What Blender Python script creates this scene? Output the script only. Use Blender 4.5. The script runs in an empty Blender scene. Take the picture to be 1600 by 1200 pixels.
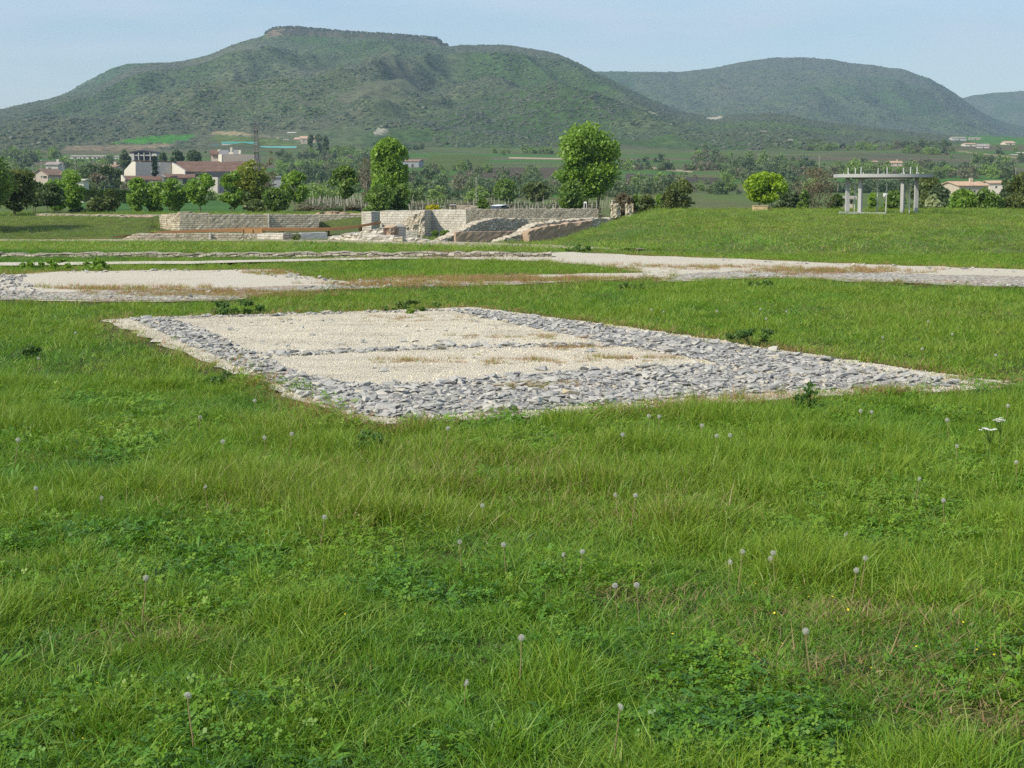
import bpy, bmesh, math, random
import numpy as np
from math import radians as R
random.seed(7); RNG = np.random.default_rng(11)
scene = bpy.context.scene
COL = scene.collection

# ------------------------------------------------------------------ camera, sky, sun, exposure
F, HZ, EYE = 2400.0, 292.0, 1.65          # focal length in photo pixels, horizon row, eye height
PITCH = math.atan((600.0 - HZ) / F)
cam = bpy.data.cameras.new('camera'); camo = bpy.data.objects.new('camera', cam); COL.objects.link(camo)
cam.sensor_width = 36.0; cam.lens = 36.0 * F / 1600.0
cam.clip_start = 0.1; cam.clip_end = 30000.0
camo.location = (0, 0, EYE); camo.rotation_euler = (math.pi / 2 - PITCH, 0, 0)
scene.camera = camo

SUN_AZ, SUN_EL = R(-124.0), R(41.0)       # azimuth clockwise from +Y
world = bpy.data.worlds.new('World'); scene.world = world; world.use_nodes = True
nt = world.node_tree; nt.nodes.clear()
wo = nt.nodes.new('ShaderNodeOutputWorld'); bg = nt.nodes.new('ShaderNodeBackground')
sky = nt.nodes.new('ShaderNodeTexSky'); sky.sky_type = 'NISHITA'; sky.sun_disc = False
sky.sun_elevation = SUN_EL; sky.sun_rotation = SUN_AZ % (2 * math.pi)
sky.altitude = 200; sky.air_density = 1.0; sky.dust_density = 0.7; sky.ozone_density = 1.8
tc = nt.nodes.new('ShaderNodeTexCoord'); mp = nt.nodes.new('ShaderNodeMapping')
mp.inputs['Scale'].default_value = (5.0, 5.0, 26.0); mp.inputs['Rotation'].default_value = (0.0, 0.12, 0.0)
mp.inputs['Location'].default_value = (0.35, 0.2, 0.3)
cn = nt.nodes.new('ShaderNodeTexNoise'); cn.inputs['Scale'].default_value = 1.6; cn.inputs['Detail'].default_value = 7; cn.inputs['Roughness'].default_value = 0.55
cr = nt.nodes.new('ShaderNodeMapRange'); cr.inputs['From Min'].default_value = 0.38; cr.inputs['From Max'].default_value = 0.68
cr.inputs['To Min'].default_value = 0.0; cr.inputs['To Max'].default_value = 0.42
mx = nt.nodes.new('ShaderNodeMix'); mx.data_type = 'RGBA'
mx.inputs[7].default_value = (6.2, 6.3, 6.4, 1)
nt.links.new(tc.outputs['Generated'], mp.inputs['Vector']); nt.links.new(mp.outputs[0], cn.inputs['Vector'])
nt.links.new(cn.outputs['Fac'], cr.inputs['Value']); nt.links.new(cr.outputs[0], mx.inputs[0])
nt.links.new(sky.outputs[0], mx.inputs[6]); nt.links.new(mx.outputs[2], bg.inputs['Color'])
bg.inputs['Strength'].default_value = 0.124
nt.links.new(bg.outputs[0], wo.inputs['Surface'])

sl = bpy.data.lights.new('sun', 'SUN'); so = bpy.data.objects.new('sun', sl); COL.objects.link(so)
sl.energy = 3.4; sl.angle = R(0.53); sl.color = (1.0, 0.91, 0.75)
so.rotation_euler = (math.pi / 2 - SUN_EL, 0, math.pi - SUN_AZ)   # lamp's -Z points away from the sun
so.location = (-60, -30, 60)
vs = scene.view_settings
scene.display_settings.display_device = 'sRGB'
vs.view_transform = 'Standard'; vs.look = 'None'; vs.gamma = 1.0; vs.use_curve_mapping = False
vs.exposure = 0.6
cy = scene.cycles
cy.max_bounces = 6; cy.diffuse_bounces = 3; cy.transmission_bounces = 3; cy.volume_bounces = 0; cy.transparent_max_bounces = 6
cy.use_denoising = False
HAZE_DENSITY = 1.3e-4

# ------------------------------------------------------------------ maths helpers
def ray(px, py):
    u, v = (px - 800.0) / F, (600.0 - py) / F
    return (u, math.cos(PITCH) + v * math.sin(PITCH), -math.sin(PITCH) + v * math.cos(PITCH))
def P(px, py, Y):                          # the point of the pixel's ray at depth Y
    d = ray(px, py); t = Y / d[1]
    return (d[0] * t, Y, EYE + d[2] * t)
def G(px, py, z=0.0):                      # the pixel on a level plane
    d = ray(px, py); t = (z - EYE) / d[2]
    return (d[0] * t, d[1] * t)
def rowz(py, Y): return P(800, py, Y)[2]
def hash2(ix, iy, s):
    h = (ix.astype(np.int64) * 374761393 + iy.astype(np.int64) * 668265263 + s * 974711) & 0x7fffffff
    h = ((h ^ (h >> 13)) * 1274126177) & 0x7fffffff
    return ((h ^ (h >> 16)) & 0xffff) / 65535.0
def vnoise(x, y, s=0):
    x = np.asarray(x, float); y = np.asarray(y, float)
    ix, iy = np.floor(x), np.floor(y); fx, fy = x - ix, y - iy
    fx = fx * fx * (3 - 2 * fx); fy = fy * fy * (3 - 2 * fy)
    a, b = hash2(ix, iy, s), hash2(ix + 1, iy, s); c, d = hash2(ix, iy + 1, s), hash2(ix + 1, iy + 1, s)
    return (a + (b - a) * fx) * (1 - fy) + (c + (d - c) * fx) * fy
def fbm(x, y, s=0, o=4):
    t = 0; a = 0.5
    for i in range(o):
        t = t + a * vnoise(x, y, s + i * 17); x = x * 2.03 + 3.1; y = y * 2.03 + 1.7; a *= 0.5
    return t / (1 - 0.5 ** o)
def sstep(a, b, x):
    t = np.clip((x - a) / (b - a), 0, 1); return t * t * (3 - 2 * t)
def inpoly(x, y, poly):
    r = np.zeros(np.shape(x), bool); n = len(poly)
    for i in range(n):
        x0, y0 = poly[i]; x1, y1 = poly[(i + 1) % n]
        if y0 == y1: continue
        c = ((y0 > y) != (y1 > y)) & (x < (x1 - x0) * (y - y0) / (y1 - y0) + x0)
        r ^= c
    return r
def polydist(x, y, poly):
    d = np.full(np.shape(x), 1e9); n = len(poly)
    for i in range(n):
        x0, y0 = poly[i]; x1, y1 = poly[(i + 1) % n]
        dx, dy = x1 - x0, y1 - y0; L = dx * dx + dy * dy + 1e-12
        t = np.clip(((x - x0) * dx + (y - y0) * dy) / L, 0, 1)
        d = np.minimum(d, np.hypot(x - x0 - t * dx, y - y0 - t * dy))
    return d

# ------------------------------------------------------------------ the lie of the land
FARY = [400, 500, 700, 900, 1100, 1300, 9000]; FARZ = [.2, 2.2, 8.5, 17.5, 28, 36, 36]
def prof(pts): return [p[0] for p in pts] + FARY, [p[1] for p in pts] + FARZ
PLL = prof([(0, 0), (36.3, 0), (36.9, .12), (44, -.15), (60, -.7), (95, -1.68), (98, -1.6), (115, -.62), (130, -.6), (200, -.9), (300, -.6)])
PLW = prof([(0, 0), (36.3, 0), (36.9, .12), (44, -.15), (60, -.7), (95, -1.68), (99, -1.65), (111.0, -1.42), (114.3, -1.35), (115.6, -.5), (130, -.6), (200, -.9), (300, -.6)])
PM = prof([(0, 0), (36.3, 0), (36.9, .10), (44, -.15), (60, -.7), (95, -1.70), (104, -1.75), (112, -1.65), (114, -1.2), (125, -1.8), (200, -1.8), (300, -.6)])
PR = prof([(0, 0), (110, 0), (118, -.12), (128, -1.8), (200, -1.8), (300, -.6)])
def H(x, y):
    x = np.asarray(x, float); y = np.asarray(y, float)
    yy = np.maximum(y, 1.0); px = 800 + F * x / yy
    ll, lw, m, r = [np.interp(yy, *p) for p in (PLL, PLW, PM, PR)]
    a = sstep(232, 252, px); z = ll * (1 - a) + lw * a
    a = sstep(560, 600, px); z = z * (1 - a) + m * a
    xb = np.interp(yy, [30, 37, 39, 44, 70, 90, 100, 110, 125], [-2.2, -2.2, 0, 3.2, .4, 2.0, 4.6, 6.2, 6.5])
    w = np.interp(yy, [36, 44, 70, 100], [1.5, 3.0, 7.0, 5.0])
    a = sstep(0, 1, (x - xb) / w); z = z * (1 - a) + r * a
    nb = sstep(200, 420, yy); z = z + nb * (fbm(x / 160, y / 160, 5) - .5) * np.minimum(yy * .006, 7.0)
    return z
def Hs(x, y): return float(H(np.array([x]), np.array([y]))[0])
def bumps(x, y):
    x = np.asarray(x, float); y = np.asarray(y, float); d = np.hypot(x, y)
    e = np.full(np.shape(x), 9.0); k = (y > 8) & (y < 42) & (np.abs(x) < 20)
    if k.any():
        q = np.full(int(k.sum()), 9.0)
        for m_ in (BED1, BED2, ROADG): q = np.minimum(q, np.where(inpoly(x[k], y[k], m_), 0, polydist(x[k], y[k], m_)))
        e[k] = q
    return -sstep(.05, .5, e) * (0.045 * fbm(x / 1.1, y / 1.1, 3) + .02 * vnoise(x / .3, y / .3, 9)) * (1 - sstep(90, 130, d))

# ------------------------------------------------------------------ materials
MATS = {}
def mat(name, build):
    if name in MATS: return MATS[name]
    m = bpy.data.materials.new(name); m.use_nodes = True; n = m.node_tree; n.nodes.clear()
    out = n.nodes.new('ShaderNodeOutputMaterial'); build(n, out); MATS[name] = m
    return m
def nd(n, t, **kw):
    x = n.nodes.new(t)
    for k, v in kw.items():
        if hasattr(x, k): setattr(x, k, v)
    return x
def noise(n, scale, detail=4, rough=.55, vec=None, dist=0):
    t = n.nodes.new('ShaderNodeTexNoise'); t.inputs['Scale'].default_value = scale; t.inputs['Detail'].default_value = detail
    t.inputs['Roughness'].default_value = rough; t.inputs['Distortion'].default_value = dist
    if vec is not None: n.links.new(vec, t.inputs['Vector'])
    return t.outputs['Fac']
def pos(n): return n.nodes.new('ShaderNodeNewGeometry').outputs['Position']
def obc(n): return n.nodes.new('ShaderNodeTexCoord').outputs['Object']
def ramp(n, fac, stops):
    r = n.nodes.new('ShaderNodeValToRGB'); e = r.color_ramp.elements
    while len(e) < len(stops): e.new(0.5)
    for i, (p, c) in enumerate(stops):
        e[i].position = p; e[i].color = (*c, 1) if len(c) == 3 else c
    n.links.new(fac, r.inputs[0]); return r.outputs[0]
def mixc(n, fac, a, b, mode='MIX'):
    m = n.nodes.new('ShaderNodeMix'); m.data_type = 'RGBA'; m.blend_type = mode
    for v, i in ((fac, 0), (a, 6), (b, 7)):
        if isinstance(v, (int, float)): m.inputs[i].default_value = v
        elif isinstance(v, tuple): m.inputs[i].default_value = (*v, 1)
        else: n.links.new(v, m.inputs[i])
    return m.outputs[2]
def mrange(n, v, a, b, c, d):
    m = n.nodes.new('ShaderNodeMapRange'); n.links.new(v, m.inputs['Value'])
    for k, q in zip(('From Min', 'From Max', 'To Min', 'To Max'), (a, b, c, d)): m.inputs[k].default_value = q
    return m.outputs[0]
def bump(n, h, strength, dist=.01):
    b = n.nodes.new('ShaderNodeBump'); b.inputs['Strength'].default_value = strength; b.inputs['Distance'].default_value = dist
    n.links.new(h, b.inputs['Height']); return b.outputs[0]
def princ(n, out, col, rough=.8, normal=None, spec=.25, metal=0.0):
    p = n.nodes.new('ShaderNodeBsdfPrincipled')
    if isinstance(col, tuple): p.inputs['Base Color'].default_value = (*col, 1)
    else: n.links.new(col, p.inputs['Base Color'])
    p.inputs['Roughness'].default_value = rough; p.inputs['Specular IOR Level'].default_value = spec; p.inputs['Metallic'].default_value = metal
    if normal is not None: n.links.new(normal, p.inputs['Normal'])
    n.links.new(p.outputs[0], out.inputs['Surface']); return p
def leafy(n, out, col, trans=.35):
    d = n.nodes.new('ShaderNodeBsdfPrincipled'); n.links.new(col, d.inputs['Base Color'])
    d.inputs['Roughness'].default_value = .48; d.inputs['Specular IOR Level'].default_value = .4
    t = n.nodes.new('ShaderNodeBsdfTranslucent')
    g = n.nodes.new('ShaderNodeMix'); g.data_type = 'RGBA'; g.blend_type = 'MULTIPLY'; g.inputs[0].default_value = 1
    n.links.new(col, g.inputs[6]); g.inputs[7].default_value = (1.15, 1.12, .75, 1); n.links.new(g.outputs[2], t.inputs['Color'])
    s = n.nodes.new('ShaderNodeMixShader'); s.inputs[0].default_value = trans
    n.links.new(d.outputs[0], s.inputs[1]); n.links.new(t.outputs[0], s.inputs[2]); n.links.new(s.outputs[0], out.inputs['Surface'])
def attr(n, name, inst=False):
    a = n.nodes.new('ShaderNodeAttribute'); a.attribute_name = name; a.attribute_type = 'INSTANCER' if inst else 'GEOMETRY'
    return a
def plain(name, col, rough=.75, var=.18, sc=3.0, spec=.25, bmp=0.0, metal=0.0):
    def b(n, out):
        v = noise(n, sc, 5, .6, obc(n))
        c = mixc(n, v, tuple(max(0, x * (1 - var)) for x in col), tuple(x * (1 + var) for x in col))
        nr = bump(n, noise(n, sc * 6, 4, .6, obc(n)), bmp, .02) if bmp else None
        princ(n, out, c, rough, nr, spec, metal)
    return mat(name, b)

def m_ground(n, out):
    p = pos(n); a = attr(n, 'col')
    f = noise(n, .55, 5, .6, p); g = noise(n, 7.0, 4, .65, p); k = noise(n, .03, 5, .6, p)
    c = mixc(n, mrange(n, g, .3, .75, 0, 1), (.62, .62, .62), (1.35, 1.32, 1.2))
    c2 = mixc(n, mrange(n, f, .3, .7, 0, 1), (.78, .85, .8), (1.18, 1.12, 1.1))
    c3 = mixc(n, mrange(n, k, .3, .7, 0, 1), (.85, .85, .9), (1.15, 1.12, 1.0))
    col = mixc(n, 1.0, mixc(n, 1.0, mixc(n, 1.0, a.outputs['Color'], c, 'MULTIPLY'), c2, 'MULTIPLY'), c3, 'MULTIPLY')
    princ(n, out, col, .95, bump(n, g, .6, .05), .1)
def m_hill(n, out):
    p = pos(n); a = attr(n, 'col')
    f = noise(n, .02, 6, .65, p); g = noise(n, .16, 4, .65, p)
    c = mixc(n, mrange(n, g, .3, .7, 0, 1), (.6, .62, .66), (1.35, 1.35, 1.25))
    c2 = mixc(n, mrange(n, f, .3, .7, 0, 1), (.8, .85, .85), (1.2, 1.15, 1.1))
    princ(n, out, mixc(n, 1.0, mixc(n, 1.0, a.outputs['Color'], c, 'MULTIPLY'), c2, 'MULTIPLY'), .95, bump(n, g, .8, 3.0), .05)
def m_grass(n, out):
    t = attr(n, 'tint', True); b = attr(n, 'bl'); p = pos(n)
    sx = n.nodes.new('ShaderNodeSeparateXYZ'); n.links.new(t.outputs['Vector'], sx.inputs[0])
    ad = nd(n, 'ShaderNodeMath', operation='ADD'); ml = nd(n, 'ShaderNodeMath', operation='MULTIPLY')
    n.links.new(b.outputs['Fac'], ml.inputs[0]); ml.inputs[1].default_value = .42
    n.links.new(sx.outputs[0], ad.inputs[0]); n.links.new(ml.outputs[0], ad.inputs[1])
    c = ramp(n, ad.outputs[0], [(0.0, (.066, .170, .056)), (.28, (.086, .220, .022)), (.55, (.138, .282, .018)), (.82, (.220, .318, .028)), (1.0, (.30, .33, .07))])
    # straw blades: by blade and by tuft
    ad2 = nd(n, 'ShaderNodeMath', operation='ADD'); n.links.new(sx.outputs[1], ad2.inputs[0]); n.links.new(attr(n, 'dr').outputs['Fac'], ad2.inputs[1])
    dry = mrange(n, ad2.outputs[0], .91, 1.04, 0, 1)
    c = mixc(n, dry, c, ramp(n, sx.outputs[2], [(0, (.33, .27, .12)), (.6, (.36, .24, .13)), (1, (.40, .20, .115))]))
    leafy(n, out, c, .36)
def m_leaf(name, lo, hi, trans=.46):
    def b(n, out):
        a = attr(n, 'bl'); f = noise(n, .9, 3, .6, obc(n))
        c = mixc(n, a.outputs['Fac'], lo, hi); c = mixc(n, 1.0, c, mixc(n, mrange(n, f, .3, .7, 0, 1), (.8, .82, .85), (1.2, 1.15, 1.0)), 'MULTIPLY')
        leafy(n, out, c, trans)
    return mat(name, b)
def m_blob(n, out):
    t = attr(n, 'tint', True); b = attr(n, 'bl')
    c = mixc(n, 1.0, t.outputs['Color'], mixc(n, b.outputs['Fac'], (.88, .89, .9), (1.12, 1.11, 1.06)), 'MULTIPLY')
    leafy(n, out, c, .4)
def m_gravel(n, out):
    p = pos(n)
    v = nd(n, 'ShaderNodeTexVoronoi'); v.inputs['Scale'].default_value = 55; n.links.new(p, v.inputs['Vector'])
    k = noise(n, .5, 5, .6, p); q = noise(n, 9.0, 4, .6, p); w = noise(n, 1.3, 6, .7, p)
    c = ramp(n, v.outputs['Color'], [(0, (.44, .405, .32)), (.5, (.55, .515, .42)), (1, (.63, .60, .51))])
    c = mixc(n, mrange(n, k, .3, .7, 0, .5), c, (.47, .42, .32)); c = mixc(n, mrange(n, q, .5, .8, 0, .35), c, (.28, .24, .17))
    c = mixc(n, mrange(n, w, .60, .70, 0, .45), c, (.26, .17, .10))
    princ(n, out, c, .95, bump(n, v.outputs['Distance'], 1.0, .012), .1)
def m_greygravel(n, out):
    p = pos(n)
    v = nd(n, 'ShaderNodeTexVoronoi'); v.inputs['Scale'].default_value = 14; n.links.new(p, v.inputs['Vector'])
    k = noise(n, .8, 5, .6, p)
    c = ramp(n, v.outputs['Color'], [(0, (.17, .16, .14)), (.5, (.36, .345, .295)), (1, (.54, .51, .44))])
    c = mixc(n, mrange(n, k, .5, .68, 0, .6), c, (.38, .2, .13))
    princ(n, out, c, .95, bump(n, v.outputs['Distance'], 1.0, .05), .1)
def m_stone(n, out):
    t = attr(n, 'tint', True); oi = n.nodes.new('ShaderNodeObjectInfo'); o = obc(n)
    k = noise(n, 3.0, 5, .6, o); q = noise(n, 14.0, 4, .6, o)
    r = ramp(n, oi.outputs['Random'], [(0, (.255, .255, .242)), (.45, (.335, .332, .308)), (.8, (.40, .392, .355)), (.95, (.45, .425, .35)), (1, (.42, .35, .22))])
    c = mixc(n, mrange(n, k, .35, .7, 0, .5), r, (.46, .45, .41)); c = mixc(n, mrange(n, q, .55, .75, 0, .35), c, (.10, .105, .11))
    princ(n, out, c, .85, bump(n, q, .5, .01), .2)
def m_pebble(n, out):
    oi = n.nodes.new('ShaderNodeObjectInfo')
    princ(n, out, mixc(n, 1.0, ramp(n, oi.outputs['Random'], [(0, (.45, .415, .33)), (.4, (.55, .515, .42)), (1, (.64, .605, .52))]), attr(n, 'tint', True).outputs['Color'], 'MULTIPLY'), .9, None, .15)
def m_masonry(name, c1, c2, mort, bw=.30, bh=.13, ms=.022, wash=.3, washc=(.62, .58, .48)):
    def b(n, out):
        u = n.nodes.new('ShaderNodeUVMap').outputs[0]
        dn = n.nodes.new('ShaderNodeTexNoise'); dn.inputs['Scale'].default_value = 2.5; dn.inputs['Detail'].default_value = 3; n.links.new(u, dn.inputs['Vector'])
        ma = nd(n, 'ShaderNodeVectorMath', operation='MULTIPLY_ADD'); n.links.new(dn.outputs['Color'], ma.inputs[0]); ma.inputs[1].default_value = (.12, .07, 0); n.links.new(u, ma.inputs[2])
        br = n.nodes.new('ShaderNodeTexBrick'); n.links.new(ma.outputs[0], br.inputs['Vector']); br.offset = .43; br.squash = .8; br.squash_frequency = 3
        br.inputs['Scale'].default_value = 1.0; br.inputs['Brick Width'].default_value = bw; br.inputs['Row Height'].default_value = bh
        br.inputs['Mortar Size'].default_value = ms; br.inputs['Mortar Smooth'].default_value = .3; br.inputs['Bias'].default_value = 0
        br.inputs['Color1'].default_value = (*c1, 1); br.inputs['Color2'].default_value = (*c2, 1); br.inputs['Mortar'].default_value = (*mort, 1)
        k = noise(n, .9, 5, .65, u); q = noise(n, 16, 4, .6, u)
        c = mixc(n, mrange(n, k, .42, .7, 0, wash), br.outputs['Color'], washc)
        c = mixc(n, mrange(n, q, .5, .75, 0, .45), c, tuple(x * .55 for x in c1))
        iv = nd(n, 'ShaderNodeMath', operation='SUBTRACT'); iv.inputs[0].default_value = 1; n.links.new(br.outputs['Fac'], iv.inputs[1])
        hh = nd(n, 'ShaderNodeMath', operation='MULTIPLY_ADD'); n.links.new(q, hh.inputs[0]); hh.inputs[1].default_value = .6; n.links.new(iv.outputs[0], hh.inputs[2])
        princ(n, out, c, .92, bump(n, hh.outputs[0], .8, .025), .1)
    return mat(name, b)
def m_rubble(name, c1, c2, joint, sc=5.0):
    def b(n, out):
        u = n.nodes.new('ShaderNodeUVMap').outputs[0]
        mp_ = n.nodes.new('ShaderNodeMapping'); mp_.inputs['Scale'].default_value = (1, 1.5, 1); n.links.new(u, mp_.inputs[0])
        a = nd(n, 'ShaderNodeTexVoronoi', voronoi_dimensions='2D'); e = nd(n, 'ShaderNodeTexVoronoi', voronoi_dimensions='2D', feature='DISTANCE_TO_EDGE')
        for v in (a, e): v.inputs['Scale'].default_value = sc; n.links.new(mp_.outputs[0], v.inputs['Vector'])
        sx = n.nodes.new('ShaderNodeSeparateColor'); n.links.new(a.outputs['Color'], sx.inputs[0])
        k = noise(n, .7, 5, .65, u); q = noise(n, 14, 4, .6, u)
        c = mixc(n, sx.outputs[0], c1, c2); c = mixc(n, mrange(n, k, .42, .7, 0, .45), c, tuple((x + y) * .5 for x, y in zip(c1, c2)))
        c = mixc(n, mrange(n, q, .5, .75, 0, .35), c, tuple(x * .6 for x in c1)); ed = mrange(n, e.outputs['Distance'], .02, .10, 0, 1); c = mixc(n, ed, joint, c)
        princ(n, out, c, .95, bump(n, ed, .8, .03), .1)
    return mat(name, b)
MG = mat('ground', m_ground); MH = mat('hillside', m_hill); MGR = mat('grass_blades', m_grass); MBL = mat('far_foliage', m_blob)
MGV = mat('pale_gravel', m_gravel); MGG = mat('mixed_rubble_gravel', m_greygravel); MST = mat('grey_limestone', m_stone); MPB = mat('pale_pebble', m_pebble)
MW = m_masonry('masonry_tan', (.40, .345, .24), (.58, .525, .395), (.24, .20, .14), .36, .15, .022)
MWW = m_masonry('masonry_pale', (.44, .41, .34), (.54, .52, .45), (.30, .27, .21), .42, .16, .020, .5, (.60, .57, .49))
MKB = m_rubble('rubble_kerb', (.24, .21, .16), (.50, .46, .375), (.22, .185, .13), 7.0)
MRU = m_rubble('masonry_rubble', (.36, .31, .23), (.60, .55, .44), (.20, .165, .12), 4.2)
MRT = m_rubble('masonry_rough_tan', (.36, .315, .235), (.53, .48, .37), (.22, .19, .135), 4.6)
ME = plain('brown_earth', (.37, .275, .195), .95, .25, 1.2, .1, .6)
MTR = plain('trodden_earth', (.36, .305, .23), .95, .22, .5, .1, .4)
MCO = plain('weathered_concrete', (.36, .37, .355), .85, .15, 1.5, .2, .3)
MSTEEL = plain('galvanised_pole', (.5, .5, .47), .55, .1, 2.0, .4)
MBARK = plain('bark', (.13, .10, .075), .95, .3, 4.0, .1, .5)
MPBARK = plain('pale_bark', (.26, .23, .18), .95, .3, 4.0, .1, .5)

# ------------------------------------------------------------------ mesh + object helpers
def tag(o, label=None, cat=None, group=None, kind=None):
    for k, v in (('label', label), ('category', cat), ('group', group), ('kind', kind)):
        if v: o[k] = v
    return o
class MB:
    def __init__(s): s.v = []; s.f = []; s.uv = []; s.c = []
    def quad(s, a, b, c, d, uv=None):
        i = len(s.v); s.v += [a, b, c, d]; s.f.append((i, i + 1, i + 2, i + 3)); return s
    def poly(s, pts):
        i = len(s.v); s.v += list(pts); s.f.append(tuple(range(i, i + len(pts)))); return s
    def prism(s, bot, top):                # two rings of points -> closed solid
        n = len(bot); i = len(s.v); s.v += list(bot) + list(top)
        s.f.append(tuple(i + k for k in reversed(range(n)))); s.f.append(tuple(i + n + k for k in range(n)))
        for k in range(n): s.f.append((i + k, i + (k + 1) % n, i + n + (k + 1) % n, i + n + k))
        return s
    def box(s, x0, x1, y0, y1, z0, z1):
        r = [(x0, y0), (x1, y0), (x1, y1), (x0, y1)]
        return s.prism([(*p, z0) for p in r], [(*p, z1) for p in r])
    def tube(s, pts, rad, k=6):
        i0 = len(s.v); n = len(pts); pr = None
        pts = [np.array(p, float) for p in pts]
        for j, p in enumerate(pts):
            d = pts[min(j + 1, n - 1)] - pts[max(j - 1, 0)]; d /= (np.linalg.norm(d) + 1e-9)
            a = np.cross(d, (0, 0, 1.0) if abs(d[2]) < .9 else (1.0, 0, 0)); a /= np.linalg.norm(a); b = np.cross(d, a)
            r = rad[j] if hasattr(rad, '__len__') else rad
            for q in range(k):
                t = 2 * math.pi * q / k; s.v.append(tuple(p + (a * math.cos(t) + b * math.sin(t)) * r))
        for j in range(n - 1):
            for q in range(k):
                s.f.append((i0 + j * k + q, i0 + j * k + (q + 1) % k, i0 + (j + 1) * k + (q + 1) % k, i0 + (j + 1) * k + q))
        s.f.append(tuple(i0 + q for q in reversed(range(k)))); s.f.append(tuple(i0 + (n - 1) * k + q for q in range(k)))
        return s
    def mesh(s, name, m, smooth=False):
        me = bpy.data.meshes.new(name); me.from_pydata(s.v, [], s.f); me.materials.append(m)
        if smooth: me.polygons.foreach_set('use_smooth', [True] * len(me.polygons))
        me.update(); return me
    def build(s, name, m, parent=None, smooth=False):
        o = bpy.data.objects.new(name, s.mesh(name, m, smooth)); COL.objects.link(o)
        if parent: o.parent = parent; o.matrix_parent_inverse = parent.matrix_world.inverted()
        return o
def empty(name, loc, label, cat, group=None, rz=0):
    o = bpy.data.objects.new(name, None); COL.objects.link(o); o.location = loc; o.rotation_euler = (0, 0, rz)
    o.empty_display_size = .2; bpy.context.view_layer.update()
    return tag(o, label, cat, group)
def npmesh(name, V, Q, m, cols=None, smooth=False, attrs=None):
    me = bpy.data.meshes.new(name); V = np.ascontiguousarray(V, np.float32); Q = np.ascontiguousarray(Q, np.int32)
    k = Q.shape[1]; me.vertices.add(len(V)); me.vertices.foreach_set('co', V.ravel())
    me.loops.add(Q.size); me.loops.foreach_set('vertex_index', Q.ravel()); me.polygons.add(len(Q))
    me.polygons.foreach_set('loop_start', np.arange(0, Q.size, k, dtype=np.int32))
    if smooth: me.polygons.foreach_set('use_smooth', np.ones(len(Q), bool))
    me.materials.append(m)
    if cols is not None:
        a = me.attributes.new('col', 'FLOAT_COLOR', 'POINT'); c = np.ones((len(V), 4), np.float32); c[:, :3] = cols; a.data.foreach_set('color', c.ravel())
    for nme, arr in (attrs or {}).items():
        a = me.attributes.new(nme, 'FLOAT', 'POINT'); a.data.foreach_set('value', np.ascontiguousarray(arr, np.float32))
    me.update(calc_edges=True); me.validate(); return me
def link(name, me):
    o = bpy.data.objects.new(name, me); COL.objects.link(o); return o
def gridfaces(nr, nc):
    a = np.arange(nr * nc).reshape(nr, nc)
    return np.stack([a[:-1, :-1], a[:-1, 1:], a[1:, 1:], a[1:, :-1]], -1).reshape(-1, 4)
def copy_tree(o, parent=None):
    c = o.copy(); COL.objects.link(c)
    if parent: c.parent = parent
    for ch in list(o.children): copy_tree(ch, c)
    return c

# scatter: a point mesh carrying instances of the prototypes (used for stuff only)
def scatter(name, protos, pts, rot, scl, idx, tint, label=None):
    pc = bpy.data.collections.new(name + '_kinds')
    for p in protos: pc.objects.link(p)
    me = bpy.data.meshes.new(name); n = len(pts); me.vertices.add(n); me.vertices.foreach_set('co', np.ascontiguousarray(pts, np.float32).ravel())
    for nme, ty, arr, key in (('rot', 'FLOAT_VECTOR', rot, 'vector'), ('scl', 'FLOAT_VECTOR', scl, 'vector'), ('tint', 'FLOAT_VECTOR', tint, 'vector')):
        a = me.attributes.new(nme, ty, 'POINT'); a.data.foreach_set(key, np.ascontiguousarray(arr, np.float32).ravel())
    a = me.attributes.new('idx', 'INT', 'POINT'); a.data.foreach_set('value', np.ascontiguousarray(idx, np.int32))
    o = link(name, me)
    g = bpy.data.node_groups.new(name, 'GeometryNodeTree')
    g.interface.new_socket('Geometry', in_out='INPUT', socket_type='NodeSocketGeometry'); g.interface.new_socket('Geometry', in_out='OUTPUT', socket_type='NodeSocketGeometry')
    gi, go = g.nodes.new('NodeGroupInput'), g.nodes.new('NodeGroupOutput')
    ci = g.nodes.new('GeometryNodeCollectionInfo'); ci.inputs['Collection'].default_value = pc; ci.inputs['Separate Children'].default_value = True; ci.inputs['Reset Children'].default_value = True
    ip = g.nodes.new('GeometryNodeInstanceOnPoints'); ip.inputs['Pick Instance'].default_value = True
    def na(nm, ty):
        q = g.nodes.new('GeometryNodeInputNamedAttribute'); q.data_type = ty; q.inputs['Name'].default_value = nm
        return q.outputs['Attribute']
    e = g.nodes.new('FunctionNodeEulerToRotation')
    g.links.new(gi.outputs[0], ip.inputs['Points']); g.links.new(ci.outputs[0], ip.inputs['Instance']); g.links.new(na('idx', 'INT'), ip.inputs['Instance Index'])
    g.links.new(na('rot', 'FLOAT_VECTOR'), e.inputs[0]); g.links.new(e.outputs[0], ip.inputs['Rotation']); g.links.new(na('scl', 'FLOAT_VECTOR'), ip.inputs['Scale'])
    g.links.new(ip.outputs[0], go.inputs[0])
    md = o.modifiers.new('scatter', 'NODES'); md.node_group = g
    o['kind'] = 'stuff'
    if label: o['label'] = label
    return o
def proto(name, me): return bpy.data.objects.new(name, me)

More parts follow.
